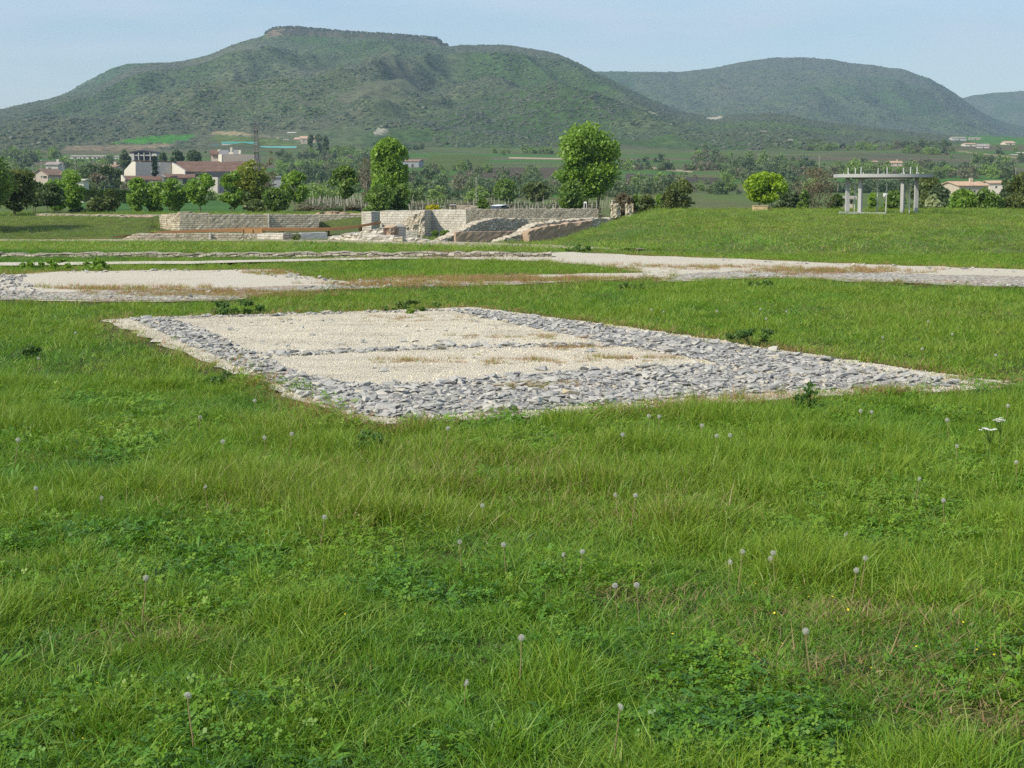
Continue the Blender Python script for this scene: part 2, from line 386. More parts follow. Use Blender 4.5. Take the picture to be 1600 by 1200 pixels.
# ------------------------------------------------------------------ outlines on the level meadow (photo pixel -> plan)
def gp(pts): return [G(a, b) for a, b in pts]
BED1 = gp([(160, 501), (215, 497), (480, 491), (738, 481), (1000, 515), (1300, 561), (1610, 605), (1500, 612), (1250, 622), (1000, 642), (800, 655), (600, 667), (530, 652), (400, 596)])
BED2 = gp([(-160, 437), (0, 431), (90, 425), (260, 423), (415, 422), (470, 431), (545, 442), (620, 437), (760, 432), (1040, 426), (1036, 434), (870, 443), (700, 447), (560, 452), (430, 458), (350, 470), (180, 473), (-60, 470), (-300, 468)])
ROADG = gp([(520, 406), (640, 401), (760, 396), (880, 394), (1000, 399), (1300, 411), (1700, 425), (1700, 452), (1480, 447), (1300, 438), (1190, 434), (1034, 441), (1022, 429), (960, 418), (850, 409), (700, 405)])
KERBP = gp([(-400, 412), (0, 411), (300, 409), (640, 402), (640, 405), (300, 413), (0, 416), (-400, 416)])

# ------------------------------------------------------------------ ground
def jit(poly, step, amp, seed):
    out = []; rg = np.random.default_rng(seed)
    for i in range(len(poly)):
        a, b = np.array(poly[i]), np.array(poly[(i + 1) % len(poly)]); n = max(1, int(np.linalg.norm(b - a) / step))
        for k in range(n): out.append(tuple(a + (b - a) * k / n + rg.normal(0, amp, 2)))
    return out
def sheet(name, poly, z, m, amp=.05, step=.25, seed=1):
    p = jit(poly, step, amp, seed); bm = bmesh.new(); vs_ = [bm.verts.new((x, y, z)) for x, y in p]
    bm.faces.new(vs_); bmesh.ops.triangulate(bm, faces=bm.faces[:]); bmesh.ops.recalc_face_normals(bm, faces=bm.faces[:])
    me = bpy.data.meshes.new(name); bm.to_mesh(me); bm.free()
    if me.polygons[0].normal.z < 0: me.flip_normals()
    me.materials.append(m); o = link(name, me); o['kind'] = 'structure'; return p

def field_colour(x, y, px):
    n = np.shape(x)
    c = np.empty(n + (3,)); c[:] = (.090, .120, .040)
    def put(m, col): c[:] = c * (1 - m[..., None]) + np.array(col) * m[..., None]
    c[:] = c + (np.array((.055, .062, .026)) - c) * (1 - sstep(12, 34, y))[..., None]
    far = sstep(115, 150, y)
    k = fbm(x / 30, y / 60, 21); put(far, (.095, .145, .045))
    put(far * sstep(.45, .6, k) * .8, (.115, .13, .06))
    band = fbm(x / 240, y / 45, 33); bf = sstep(330, 450, y)
    put(bf * sstep(.50, .56, band), (.085, .115, .055)); put(bf * sstep(.60, .65, band), (.125, .115, .08)); put(bf * (1 - sstep(.36, .42, band)), (.065, .15, .035))
    return c
def FP(pts): return [tuple(np.array(G2(a, b))) for a, b in pts]
def G2(px, py):                            # pixel onto the rising land behind
    lo, hi = 120.0, 1290.0
    ys = np.linspace(140, 1290, 600); z = H((px - 800) / F * ys, ys)
    rows = HZ + F * (EYE - z) / ys * 1.0
    i = int(np.argmin(np.abs(rows - py))); return ((px - 800) / F * ys[i], ys[i])

rr = np.concatenate([np.linspace(.05, 3, 6), np.geomspace(3.2, 34, 90), np.arange(34.5, 131, .55), np.geomspace(132, 1250, 210), np.geomspace(1300, 12000, 25)])
an = np.radians(np.concatenate([np.linspace(-180, -40, 36), np.linspace(-38, -22, 24), np.linspace(-21.5, 21.5, 760), np.linspace(22, 38, 24), np.linspace(40, 180, 36)]))
A_, R_ = np.meshgrid(an, rr); X_ = R_ * np.sin(A_); Y_ = R_ * np.cos(A_)
Z_ = np.where(Y_ > 1, H(X_, Y_), 0.0)
side = sstep(R(30), R(60), np.abs(A_)); Z_ = Z_ * (1 - side) + side * np.interp(R_, [0, 110, 200, 400, 12000], [0, 0, -1, 0, 36])
Z_ = Z_ + bumps(X_, Y_)
PX_ = 800 + F * X_ / np.maximum(Y_, 1)
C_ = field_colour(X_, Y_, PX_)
def paint(pts, col, soft=0.0, a=1.0):
    poly = FP(pts); m = inpoly(X_, Y_, poly); C_[m] = C_[m] * (1 - a) + np.array(col) * a
paint([(180, 226), (210, 217), (250, 212), (312, 211), (300, 222), (270, 226)], (.045, .16, .03))
paint([(110, 236), (120, 229), (270, 226), (282, 228), (270, 234), (180, 238)], (.19, .145, .095))
paint([(330, 211), (345, 207), (385, 208), (440, 216), (400, 214)], (.24, .2, .12))
paint([(655, 262), (675, 243), (745, 242), (770, 248), (750, 262), (700, 268)], (.085, .12, .03))
paint([(700, 278), (740, 262), (880, 262), (880, 280)], (.09, .075, .055))
paint([(795, 246), (880, 248), (880, 250), (795, 248)], (.42, .36, .26))
paint([(984, 259), (1040, 264), (1080, 268), (1080, 270), (1036, 266), (984, 261)], (.40, .34, .24))
paint([(1080, 263), (1106, 264), (1106, 266.5), (1080, 265.5)], (.5, .32, .22))
paint([(975, 286), (975, 271), (1140, 279), (1140, 288)], (.075, .065, .06))
paint([(655, 303), (655, 296), (770, 298), (880, 304), (880, 308), (760, 303)], (.05, .15, .03))
paint([(480, 298), (500, 290), (620, 295), (620, 302)], (.05, .14, .03))
paint([(1490, 236), (1600, 247), (1600, 249.5), (1490, 238)], (.27, .22, .15))
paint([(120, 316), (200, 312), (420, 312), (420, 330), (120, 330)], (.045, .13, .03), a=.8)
paint([(330, 309), (350, 301), (362, 300), (390, 309), (380, 311), (345, 304)], (.34, .28, .2), a=.8)
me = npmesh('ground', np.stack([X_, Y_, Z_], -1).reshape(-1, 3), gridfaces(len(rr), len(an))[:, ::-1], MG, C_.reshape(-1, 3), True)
if me.polygons[len(me.polygons) // 2].normal.z < 0: me.flip_normals()
o = link('ground', me); o['kind'] = 'structure'

b1 = sheet('gravel_bed', BED1, .012, MGV, .07, .22, 1)
b2 = sheet('gravel_bed', BED2, .012, MGV, .10, .4, 2)
b3 = sheet('gravel_road', ROADG, .008, MGV, .12, .5, 3)
b4 = sheet('gravel_path', KERBP, .016, MGV, .06, .5, 4)
sheet('rubble_strip', gp([(1032, 440.4), (1190, 433.4), (1300, 437.4), (1480, 446.4), (1700, 451.4), (1700, 436), (1480, 430.5), (1300, 424), (1150, 424), (1060, 430)]), .014, MGG, .10, .4, 5)
sheet('rubble_strip', gp([(-280, 467), (-60, 469), (180, 472), (350, 469), (430, 457.4), (560, 451.4), (700, 446.4), (860, 442), (860, 440), (700, 442), (560, 446), (430, 449), (180, 456), (60, 458), (-60, 450), (-200, 445)]), .018, MGG, .10, .4, 6)
MASK = [b1, b2, b3, b4]
# trodden earth track along the dig (follows the land)
def onland(px, row, lo=37.5, hi=112):
    ys = np.linspace(lo, hi, 900); rw = HZ - (H((px - 800) / F * ys, ys) - EYE) * F / ys; i = int(np.argmin(np.abs(rw - row))); return ((px - 800) / F * ys[i], ys[i])
def track(name, pts, m, n=60, dz=.03):
    L = np.array([onland(a, b) for a, b, c in pts]); U = np.array([onland(a, c) for a, b, c in pts])
    t = np.linspace(0, len(pts) - 1, n * 2); k = np.arange(len(pts)); V = []
    for w in np.linspace(0, 1, 12):
        x = np.interp(t, k, L[:, 0] * (1 - w) + U[:, 0] * w) + RNG.normal(0, .08, len(t)); y = np.interp(t, k, L[:, 1] * (1 - w) + U[:, 1] * w)
        if w in (0, 1): y = y + RNG.normal(0, .25, len(t))
        V.append(np.stack([x, y, H(x, y) + dz], -1))
    V = np.array(V); me = npmesh(name, V.reshape(-1, 3), gridfaces(12, len(t)), m, None, True)
    if me.polygons[0].normal.z < 0: me.flip_normals()
    o = link(name, me); o['kind'] = 'structure'
    poly = [tuple(p[:2]) for p in V[0]] + [tuple(p[:2]) for p in V[-1][::-1]]; MASK.append(poly)
#  (px, row near, row far)
track('earth_track', [(-80, 377, 373.4), (200, 377, 373.4), (420, 377.4, 373.6), (530, 379.6, 374.4), (620, 382.6, 375.5), (700, 385, 377), (800, 387, 380), (870, 388.5, 383), (940, 389.5, 386), (1000, 390, 388)], MTR)

# ------------------------------------------------------------------ hills
RIDGE = [(-900, 240), (-400, 215), (-150, 192), (0, 177), (60, 164), (105, 153), (150, 145), (190, 126), (225, 108), (260, 103), (300, 100), (340, 90), (380, 73), (420, 63), (435, 62), (460, 62), (600, 66), (690, 76), (700, 77), (760, 76), (800, 77), (820, 80), (860, 88), (885, 97), (905, 106), (935, 122), (990, 148), (1050, 174), (1100, 184), (1150, 180), (1190, 179), (1240, 183), (1290, 194), (1360, 203), (1450, 211), (1600, 218), (1900, 224), (2500, 236)]
def hill(name, ridge, Yf, Yr, rowf, u0, u1, nu, nv, amp, seed, colour, cliff=None, back=400, power=1.0, gul=1.0):
    u = np.linspace(u0, u1, nu); rx = [q[0] for q in ridge]; ry = [q[1] for q in ridge]
    rid = np.interp(u, rx, ry); ker = np.ones(5) / 5; rid = np.convolve(np.pad(rid, 2, 'edge'), ker, 'valid')
    rid = rid + (fbm(u / 46, u * 0, seed + 3) - .5) * 5.0 + (fbm(u / 11, u * 0, seed + 4) - .5) * 1.6
    yr = np.interp(u, *Yr) if isinstance(Yr, tuple) else np.full(nu, Yr); yf = np.full(nu, float(Yf))
    t = np.linspace(0, 1, nv)[:, None]
    row = rowf + (rid - rowf) * t ** power; Y = yf + (yr - yf) * t
    Xw = (u - 800) / F * Y; Z = EYE + (HZ - row) * Y / F
    s = np.sin(np.pi * np.clip(t, 0, 1)) ** .6 * np.clip((1 - t) * 6, 0, 1) ** .5
    g1 = 1 - np.abs(2 * fbm(Xw / 420, Y / 900, seed, 4) - 1) * 1.6; g2 = 1 - np.abs(2 * fbm(Xw / 150, Y / 330, seed + 7, 4) - 1) * 1.6
    Z = Z + amp * s * (g1 - .55) + amp * .45 * s * (g2 - .55) * gul
    Z = np.minimum(Z, EYE + (HZ - rid[None, :] - (1 - t) * 30) * Y / F)
    if cliff: Z = Z + np.interp(u, *cliff)[None, :] * sstep(.965, .99, t) * yr / F
    xs, ys, zs = [Xw], [Y], [Z]
    for k, (dy, dz) in enumerate(((60, -6), (200, -40), (back, -120), (back * 2.2, -320))):
        yy = yr + dy; xs.append(((u - 800) / F * yy)[None]); ys.append(yy[None]); zs.append((Z[-1] + dz)[None])
    X, Y, Z = np.vstack(xs), np.vstack(ys), np.vstack(zs)
    c = colour(X, Y, Z, 800 + F * X / Y, HZ - (Z - EYE) * F / Y)
    me = npmesh(name, np.stack([X, Y, Z], -1).reshape(-1, 3), gridfaces(len(X), nu)[:, ::-1], MH, c.reshape(-1, 3), True)
    if me.polygons[nu * (nv // 2)].normal.z < 0: me.flip_normals()
    o = link(name, me); o['kind'] = 'structure'
    def sample(n, tmax=1.0):
        a = RNG.random(n) * (nu - 1); b = RNG.random(n) * (nv - 1) * tmax
        i, j = a.astype(int), b.astype(int); fa, fb = a - i, b - j
        i2, j2 = np.minimum(i + 1, nu - 1), np.minimum(j + 1, nv - 1)
        def L(M): return (M[j, i] * (1 - fa) + M[j, i2] * fa) * (1 - fb) + (M[j2, i] * (1 - fa) + M[j2, i2] * fa) * fb
        return L(X), L(Y), L(Z)
    sample.grid = (u, Y, Z)
    return sample
YR = ([-900, 0, 300, 500, 800, 950, 1100, 1300, 1700, 2500], [1900, 2300, 2700, 2700, 2700, 2500, 2100, 1900, 1800, 1800])
CLIFF = ([418, 430, 440, 470, 520, 560, 600, 650, 685, 694, 700], [0, 7, 10, 11, 8, 6, 5, 7, 8, 0, 0])
def landY(px, row):
    ys = np.linspace(140, 1290, 1200); zs = H((px - 800) / F * ys, ys)
    u, Yg, Zg = s_main.grid; i = int(np.clip(np.searchsorted(u, px), 0, len(u) - 1))
    ys = np.concatenate([ys, Yg[:, i]]); zs = np.concatenate([zs, Zg[:, i]]); rw = HZ - (zs - EYE) * F / ys
    k = np.where(rw <= row)[0]; return float(ys[k].min()) if len(k) else 1200.0
ROCKS = [(540, 600, 172, 202, .6), (228, 268, 160, 192, .66), (575, 612, 196, 214, .5), (1000, 1045, 176, 184, .5), (1095, 1130, 182, 190, .45)]
def rockmask(X, Y, px, row):
    n = fbm(X / 22, Y / 50, 77, 4); m = np.zeros(np.shape(px))
    for a, b, c, d, th in ROCKS:
        w = (1 - np.clip(np.abs(px - (a + b) / 2) / (b - a) * 2, 0, 1)) * (1 - np.clip(np.abs(row - (c + d) / 2) / (d - c) * 2, 0, 1))
        m = np.maximum(m, w * 1.6 * (n > th - .05))
    return np.clip(m * 1.5, 0, 1)
HFIELDS = [([(180, 226), (210, 218), (250, 213.5), (312, 211.5), (300, 222), (270, 226)], (.06, .19, .035)), ([(100, 238), (115, 230), (270, 226), (282, 228), (272, 233), (180, 239)], (.20, .165, .115)),
           ([(330, 211), (345, 207), (385, 208), (440, 217), (400, 214.5)], (.26, .22, .14)), ([(330, 221), (345, 212), (440, 219), (470, 226), (400, 230)], (.10, .14, .05)), ([(1480, 214), (1560, 211), (1600, 214), (1600, 236), (1540, 232)], (.075, .17, .04))]
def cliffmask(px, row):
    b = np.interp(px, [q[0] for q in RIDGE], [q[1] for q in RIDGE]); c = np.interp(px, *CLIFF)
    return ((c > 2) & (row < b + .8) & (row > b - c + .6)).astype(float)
def hill_col(X, Y, Z, px, row):
    c = np.empty(np.shape(X) + (3,)); c[:] = (.088, .118, .062)
    def put(m, col): c[:] = c * (1 - m[..., None]) + np.array(col) * m[..., None]
    k = fbm(X / 260, Y / 420, 41); put(sstep(.5, .62, k), (.105, .118, .075)); put(1 - sstep(.36, .46, k), (.055, .10, .035))
    low = sstep(205, 235, row); put(low * sstep(.5, .56, fbm(X / 200, Y / 60, 45)), (.09, .10, .06))
    put(rockmask(X, Y, px, row), (.40, .37, .30))
    for pts, colr in HFIELDS: put(inpoly(px, row, pts).astype(float), colr)
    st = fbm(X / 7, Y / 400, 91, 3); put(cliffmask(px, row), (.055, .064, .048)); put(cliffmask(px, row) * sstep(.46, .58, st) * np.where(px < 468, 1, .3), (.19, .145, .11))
    return c
s_main = hill('hill', RIDGE, 1120, YR, 240.5, -700, 2300, 900, 240, 85, 3, hill_col, CLIFF)
s_back = hill('hill', [(-300, 215), (60, 190), (100, 154), (112, 150), (150, 128), (190, 109), (215, 104), (260, 103), (300, 103), (330, 108), (400, 130), (600, 170)], 2500, 3300, 200, -300, 600, 240, 60, 20, 9, hill_col)
s_right = hill('hill', [(600, 190), (800, 140), (900, 119), (960, 116), (1000, 118), (1060, 116), (1100, 112), (1150, 102), (1200, 96), (1250, 95), (1290, 98), (1330, 105), (1400, 111), (1440, 126), (1480, 150), (1520, 176), (1560, 196), (1700, 214), (2200, 225)], 2900, 4600, 222, 600, 2200, 460, 110, 60, 23, hill_col)
s_far = hill('hill', [(1200, 200), (1400, 176), (1480, 161), (1500, 154), (1540, 149), (1600, 145), (1800, 140), (2300, 170)], 5200, 6200, 222, 1300, 2500, 240, 60, 50, 31, hill_col)

# ------------------------------------------------------------------ forest on the hills, woodland below (uncountable masses)
def blob_proto(i):
    bm = bmesh.new(); bmesh.ops.create_icosphere(bm, subdivisions=2, radius=1.0)
    rg = random.Random(i)
    for v in bm.verts:
        r = 1 + rg.uniform(-.26, .22); v.co = v.co * r; v.co.z = v.co.z * .85 + .55
    bm.faces.ensure_lookup_table()
    me = bpy.data.meshes.new('tree_crown'); bm.to_mesh(me); bm.free(); me.materials.append(MBL)
    a = me.attributes.new('bl', 'FLOAT', 'POINT'); a.data.foreach_set('value', [rg.random() for _ in me.vertices])
    return proto('tree_crown', me)
BLOBS = [blob_proto(i) for i in range(5)]
def forest(name, smp, n, rmin, rmax, seed, tmax=1.0, keep=None, label=None, dark=0.0):
    x, y, z = smp(n, tmax); px = 800 + F * x / y; row = HZ - (z - EYE) * F / y
    k = np.ones(n, bool) if keep is None else keep(x, y, px, row)
    k &= rockmask(x, y, px, row) < .3
    x, y, z, px, row = x[k], y[k], z[k], px[k], row[k]; n = len(x)
    q = fbm(x / 240, y / 380, seed + 2); r = rmin + (rmax - rmin) * RNG.random(n) ** 2.0
    pal = np.array([(.102, .142, .074), (.090, .138, .066), (.116, .138, .088), (.118, .182, .062), (.150, .225, .068), (.056, .092, .054)])
    w = RNG.random(n); ci = np.where(q > .54, np.where(w < .55, 2, np.where(w < .85, 0, 1)), np.where(q < .44, np.where(w < .40, 3, np.where(w < .55, 4, 1)), np.where(w < .55, 0, np.where(w < .8, 1, np.where(w < .9, 3, 5)))))
    if dark: ci = np.where(RNG.random(n) < dark, 5, ci)
    tint = pal[ci] * (.9 + .2 * RNG.random((n, 1)))
    pts = np.stack([x, y, z - .6 * r], -1); rot = np.stack([np.zeros(n), np.zeros(n), RNG.random(n) * 6.28], -1)
    scl = np.stack([r, r, r * (.42 + .36 * RNG.random(n))], -1)
    return scatter(name, BLOBS, pts, rot, scl, RNG.integers(0, 5, n), tint, label)
def keep_main(x, y, px, row):
    d = fbm(x / 130, y / 260, 61); th = np.where(row > 205, .42, .30)
    field = np.zeros(len(px), bool)
    for pts, colr in HFIELDS: field |= inpoly(px, row + 1.5, pts)
    field |= ((px > 310) & (px < 520) & (row > 209)) & (RNG.random(len(px)) < .8)
    for a, b, c, e in ((440, 506, 206, 231), (344, 470, 219, 238), (312, 348, 223, 235), (1478, 1548, 211, 238), (1562, 1602, 217, 248), (1227, 1240, 217, 228), (1184, 1199, 203, 214)): field |= (px > a) & (px < b) & (row > c) & (row < e) & (RNG.random(len(px)) < .93)
    return (d > th) & ~field & ((cliffmask(px, row) < .5) | (RNG.random(len(px)) < .8))
forest('forest', s_main, 150000, 1.3, 3.7, 51, 1.0, keep_main, 'spring woodland covering the flat topped hill')
def skyline():
    n = 700; px = RNG.uniform(424, 700, n); Y = np.interp(px, *YR) + RNG.uniform(2, 50, n); row = np.interp(px, [q[0] for q in RIDGE], [q[1] for q in RIDGE]) - np.interp(px, *CLIFF); x = (px - 800) / F * Y; z = EYE + (HZ - row) * Y / F - 3; q = RNG.uniform(1.8, 4.2, n)
    scatter('forest', BLOBS, np.stack([x, Y, z], -1), np.stack([0 * x, 0 * x, RNG.random(n) * 6], -1), np.stack([q, q, q * 1.3], -1), RNG.integers(0, 5, n), np.array([(.07, .10, .06), (.10, .12, .08)])[RNG.integers(0, 2, n)], 'trees along the cliff top of the hill')
skyline()
forest('forest', s_back, 5000, 2.5, 5, 57, 1.0, None, 'woodland on the dark shoulder behind the flat topped hill', .75)  # the shoulder's shaded face is put into mostly dark tree tints
forest('forest', s_right, 42000, 2.6, 6.0, 53, 1.0, None, 'woodland covering the long rounded hill behind', .1)
forest('forest', s_far, 9000, 3.5, 7, 55, 1.0, None, 'woodland on the farthest low hill')

# ------------------------------------------------------------------ leaf-card crowns
def cards(cent, size, rg, flat=0.0):
    n = len(cent); a = rg.normal(size=(n, 3)); a /= np.linalg.norm(a, axis=1)[:, None]
    b = rg.normal(size=(n, 3)); b -= a * (a * b).sum(1)[:, None]; b /= np.linalg.norm(b, axis=1)[:, None]
    s = (size * (.6 + .8 * rg.random(n)))[:, None] if np.ndim(size) else (size * (.6 + .8 * rg.random((n, 1))))
    V = np.stack([cent - a * s * .62, cent + b * s * .42 + a * s * .05, cent + a * s * .62, cent - b * s * .42 + a * s * .05], 1).reshape(-1, 3)
    return V, np.arange(4 * n).reshape(-1, 4)
PROF = {
 'round': lambda t: np.sqrt(np.clip(1 - (2 * t - 1) ** 2, 0, 1)),
 'dome': lambda t: np.sqrt(np.clip(1 - (1.25 * t - .25) ** 2, 0, 1)) * np.clip(t * 6, 0, 1) ** .4,
 'column': lambda t: np.clip(t * 5, .45, 1) ** .5 * np.clip((1 - t) * 6, 0, 1) ** .45,
 'cone': lambda t: np.clip(1 - t, 0, 1) ** .75 * np.clip(t * 8, .3, 1),
 'spread': lambda t: np.clip(t * 2.2, .05, 1) ** .7 * np.sqrt(np.clip(1 - (t - .35) ** 2 / .45, 0, 1)),
 'tall': lambda t: np.clip(t * 3, .2, 1) ** .6 * np.sqrt(np.clip(1 - (t - .3) ** 2 / .52, 0.0, 1)),
}
def crown_pts(n, r, h, prof, seed, k=None, spread=.16, open_=.0):
    rg = np.random.default_rng(seed); f = PROF[prof]; k = k or 34
    C = []
    while len(C) < k:
        t = rg.random(); rho = math.sqrt(rg.random()) * .88; an = rg.random() * 6.283; rad = float(f(np.array(t)))
        if rg.random() > rad + .15: continue
        C.append((rho * rad * r * math.cos(an), rho * rad * r * math.sin(an), t * h, rg.random()))
    C = np.array(C); i = rg.integers(0, k, n); sg = spread * min(r * 2, h * 1.2)
    p = C[i, :3] + rg.normal(size=(n, 3)) * np.array([sg, sg, sg * .75]) * .62
    t = np.clip(p[:, 2] / h, 0.0, 1.0); d = np.hypot(p[:, 0], p[:, 1]); lim = f(t) * r * 1.06 + .06 * r
    ok = (p[:, 2] > -.02 * h) & (p[:, 2] < 1.02 * h); s = np.where(d > lim, lim / np.maximum(d, 1e-6), 1); p[:, :2] *= s[:, None]
    p, i = p[ok], i[ok]; hue = np.clip(C[i, 3] * .7 + rg.random(len(p)) * .4 - .05, 0, 1)
    return p, hue, C
LEAF = {
 'fresh': m_leaf('leaf_fresh', (.155, .285, .045), (.270, .430, .065)), 'mid': m_leaf('leaf_mid', (.115, .205, .045), (.200, .310, .065)),
 'dark': m_leaf('leaf_dark', (.058, .105, .040), (.110, .180, .062)), 'lime': m_leaf('leaf_lime', (0.236, 0.370, 0.030), (0.373, 0.533, 0.042)),
 'olive': m_leaf('leaf_olive', (.105, .150, .045), (.170, .215, .065)), 'willow': m_leaf('leaf_willow', (.19, .245, .045), (.30, .355, .075)),
 'brown': m_leaf('leaf_brown', (.150, .130, .080), (.220, .195, .120)), 'yellow': m_leaf('blossom_yellow', (.45, .43, .02), (.60, .57, .03)),
 'pale': m_leaf('blossom_pale', (.33, .39, .19), (.48, .54, .32)), 'cypress': m_leaf('leaf_cypress', (0.035, 0.065, 0.042), (0.066, 0.103, 0.062), .15),
 'weed': m_leaf('leaf_weed', (.085, .170, .045), (.130, .240, .055)), 'teal': m_leaf('leaf_bluegreen', (.095, .150, .075), (.150, .215, .100)),
}
def tree(name, label, px, Y, row_top, wpx, prof='round', leaf='mid', trunk=.22, stems=1, group=None, bark=None, lean=0.0, dens=1.0, spread=.16, k=None, cat='tree', row_base=None, bare=False, sink=.15):
    seed = int(abs(px) * 13 + row_top * 7 + wpx); rg = random.Random(seed)
    if row_base and Y > 550: Y = landY(px, row_base)
    x = P(px, 300, Y)[0]; zb = rowz(row_base, Y) if row_base else Hs(x, Y); h = max(rowz(row_top, Y) - zb, .5); r = wpx / 2 * Y / F
    root = empty(name, (x, Y, zb), label, cat, group)
    hc = h * (1 - trunk); s = Y / F
    n = int(min(16000, max(350, wpx * (hc / s) * 1.7 * dens)))
    if bare: n = int(n * .35)
    p, hue, C = crown_pts(n, r, hc, prof, seed, k, spread)
    p[:, 2] += h * trunk; p[:, 0] += lean * p[:, 2]
    V, Q = cards(p, 4.1 * s if not bare else 2.6 * s, np.random.default_rng(seed + 1))
    me = npmesh('crown', V, Q, LEAF[leaf], None, False, {'bl': np.repeat(hue, 4)}); c = link('crown', me); c.parent = root
    mb = MB(); tr = max(.012 * h * (1.25 if stems == 1 else .8), .03)
    for q in range(stems):
        a = rg.uniform(0, 6.28); bx = (0 if stems == 1 else rg.uniform(-.25, .25) * r); top = rg.uniform(.6, .8) if stems == 1 else rg.uniform(.45, .75)
        ex = lean * h * top + (0 if stems == 1 else bx * 1.8); pts = [(bx, 0, -sink), (bx + .1 * (ex - bx), .02, h * .15), (bx + .45 * (ex - bx) + rg.uniform(-.03, .03) * h, rg.uniform(-.02, .02) * h, h * top * .5), (ex, 0, h * top)]
        mb.tube(pts, [tr * 1.25, tr, tr * .75, tr * .3], 6)
        nl = (16 if bare else 7) // stems + 2
        for _ in range(nl):
            w = C[rg.randrange(len(C))]; t0 = rg.uniform(.3, .95); ts = [np.interp(t0 * h * top, [b[2] for b in pts], [b[i] for b in pts]) for i in (0, 1)]
            e = (w[0] + lean * (w[2] + h * trunk), w[1], w[2] + h * trunk); zs = min(t0 * h * top, e[2] * .85)
            ts = [np.interp(zs, [b[2] for b in pts], [b[i] for b in pts]) for i in (0, 1)]
            mid = ((ts[0] * .5 + e[0] * .5) + rg.uniform(-.05, .05) * h, ts[1] * .5 + e[1] * .5, zs * .45 + e[2] * .55)
            mb.tube([(ts[0], ts[1], zs), mid, e], [tr * .45, tr * .28, tr * .1], 4)
            if bare:
                for _ in range(7):
                    d = [rg.gauss(0, .16) * r * 1.3, rg.gauss(0, .16) * r, abs(rg.gauss(.08, .09)) * h]
                    st = [mid[i] + (e[i] - mid[i]) * rg.random() for i in range(3)]
                    mb.tube([st, [st[i] + d[i] for i in range(3)]], [tr * .14, tr * .06], 3)
    t = bpy.data.objects.new('trunk', mb.mesh('trunk', bark or MBARK)); COL.objects.link(t); t.parent = root
    return root

# ------------------------------------------------------------------ the trees of the valley floor
T = tree
T('broadleaf_tree', 'tall dark green tree cut off by the left edge of the picture', -14, 122, 246, 72, 'tall', 'mid', .12, 2)
T('broadleaf_tree', 'wide olive brown tree in thin young leaf beside the left edge', 28, 127, 264, 66, 'round', 'olive', .1, 3, dens=.8, spread=.13)
T('broadleaf_tree', 'small dark tree on two trunks left of its darker neighbour', 55, 133, 284, 42, 'dome', 'dark', .25, 2, dens=.9)
T('broadleaf_tree', 'round dark tree standing on two short trunks above the shaded grass', 79, 131, 288, 44, 'dome', 'dark', .3, 2)
T('bush', 'bright green bush rising behind the two dark round trees', 88, 150, 279, 40, 'round', 'fresh', .05, 3, cat='bush')
T('broadleaf_tree', 'slender pale green tree left of the clipped hedge', 114, 136, 272, 34, 'tall', 'fresh', .1, 2, dens=.75, spread=.13)
T('bush', 'low dark shrub at the foot of the slender pale green tree', 124, 132, 325, 40, 'dome', 'dark', .02, 3, cat='bush')
T('bush', 'small olive bush in front of the clipped hedge gap', 151, 133, 308, 32, 'round', 'olive', .05, 3, dens=.7, cat='bush')
T('sapling', 'thin grey green sapling between the olive bush and the multi stemmed tree', 173, 134, 298, 26, 'tall', 'olive', .1, 2, dens=.4, cat='tree')
T('broadleaf_tree', 'tree just outside the left edge shading the grass', -46, 103, 205, 112, 'tall', 'mid', .1, 2)
T('broadleaf_tree', 'broad tree outside the left edge shading the grass, farther left', -185, 102, 200, 120, 'round', 'mid', .1, 2)
GR = 'young trees planted along the top of the wall'
T('young_tree', 'leftmost bright green young tree on several stems in front of the museum', 215, 140, 279, 36, 'tall', 'fresh', .05, 3, GR, dens=.75, k=15, spread=.15)
T('young_tree', 'loose bright green young tree below the cypress', 243, 141, 285, 42, 'tall', 'fresh', .04, 4, GR, dens=.75, k=15, spread=.15)
T('young_tree', 'bright green young tree right of the one below the cypress', 269, 140, 281, 40, 'tall', 'fresh', .04, 4, GR, dens=.75, k=15, spread=.15)
T('young_tree', 'oval bright green young tree on one thin trunk above the wall end', 312, 139, 267, 44, 'round', 'fresh', .2, 1, GR, dens=.75, k=15, spread=.15)
T('young_tree', 'narrow green young tree on a dark trunk left of the yellow willow', 361, 139, 266, 36, 'tall', 'fresh', .08, 2, GR, dens=.75, k=15, spread=.15)
T('willow_tree', 'yellow green willow in front of the lattice mast', 394, 142, 252, 62, 'dome', 'willow', .12, 4, dens=1.0, spread=.13)
T('bare_tree', 'thin bare brown poplar just right of the yellow willow', 420, 150, 236, 26, 'column', 'brown', .1, 2, dens=.5, bare=True, bark=MPBARK)
T('bush', 'dense green bush under the bare brown poplar', 430, 138, 294, 46, 'round', 'mid', .05, 3, cat='bush')
T('bush', 'low yellow green bush between the willow and the wall top', 398, 136, 312, 40, 'dome', 'olive', .03, 3, cat='bush')
T('young_tree', 'airy green tree on a pale trunk beside the vineyard stakes', 460, 143, 268, 42, 'round', 'fresh', .14, 1, GR, bark=MPBARK, dens=.75, k=15, spread=.15)
T('young_tree', 'open crowned green tree on a slim pale trunk among the stakes', 538, 142, 260, 44, 'spread', 'mid', .3, 1, GR, bark=MPBARK, dens=.75, k=15, spread=.15)
T('bare_tree', 'grey leafless tree standing left of the tall poplar', 572, 141, 244, 26, 'tall', 'brown', .25, 1, dens=.3, bare=True, bark=MPBARK)
T('poplar_tree', 'tall bright green poplar behind the pale wall', 609, 140, 216, 50, 'column', 'fresh', .06, 1, dens=2.0, k=80, spread=.2)
T('bush', 'green bush at the foot of the tall poplar', 596, 136, 290, 50, 'round', 'mid', .05, 3, cat='bush')
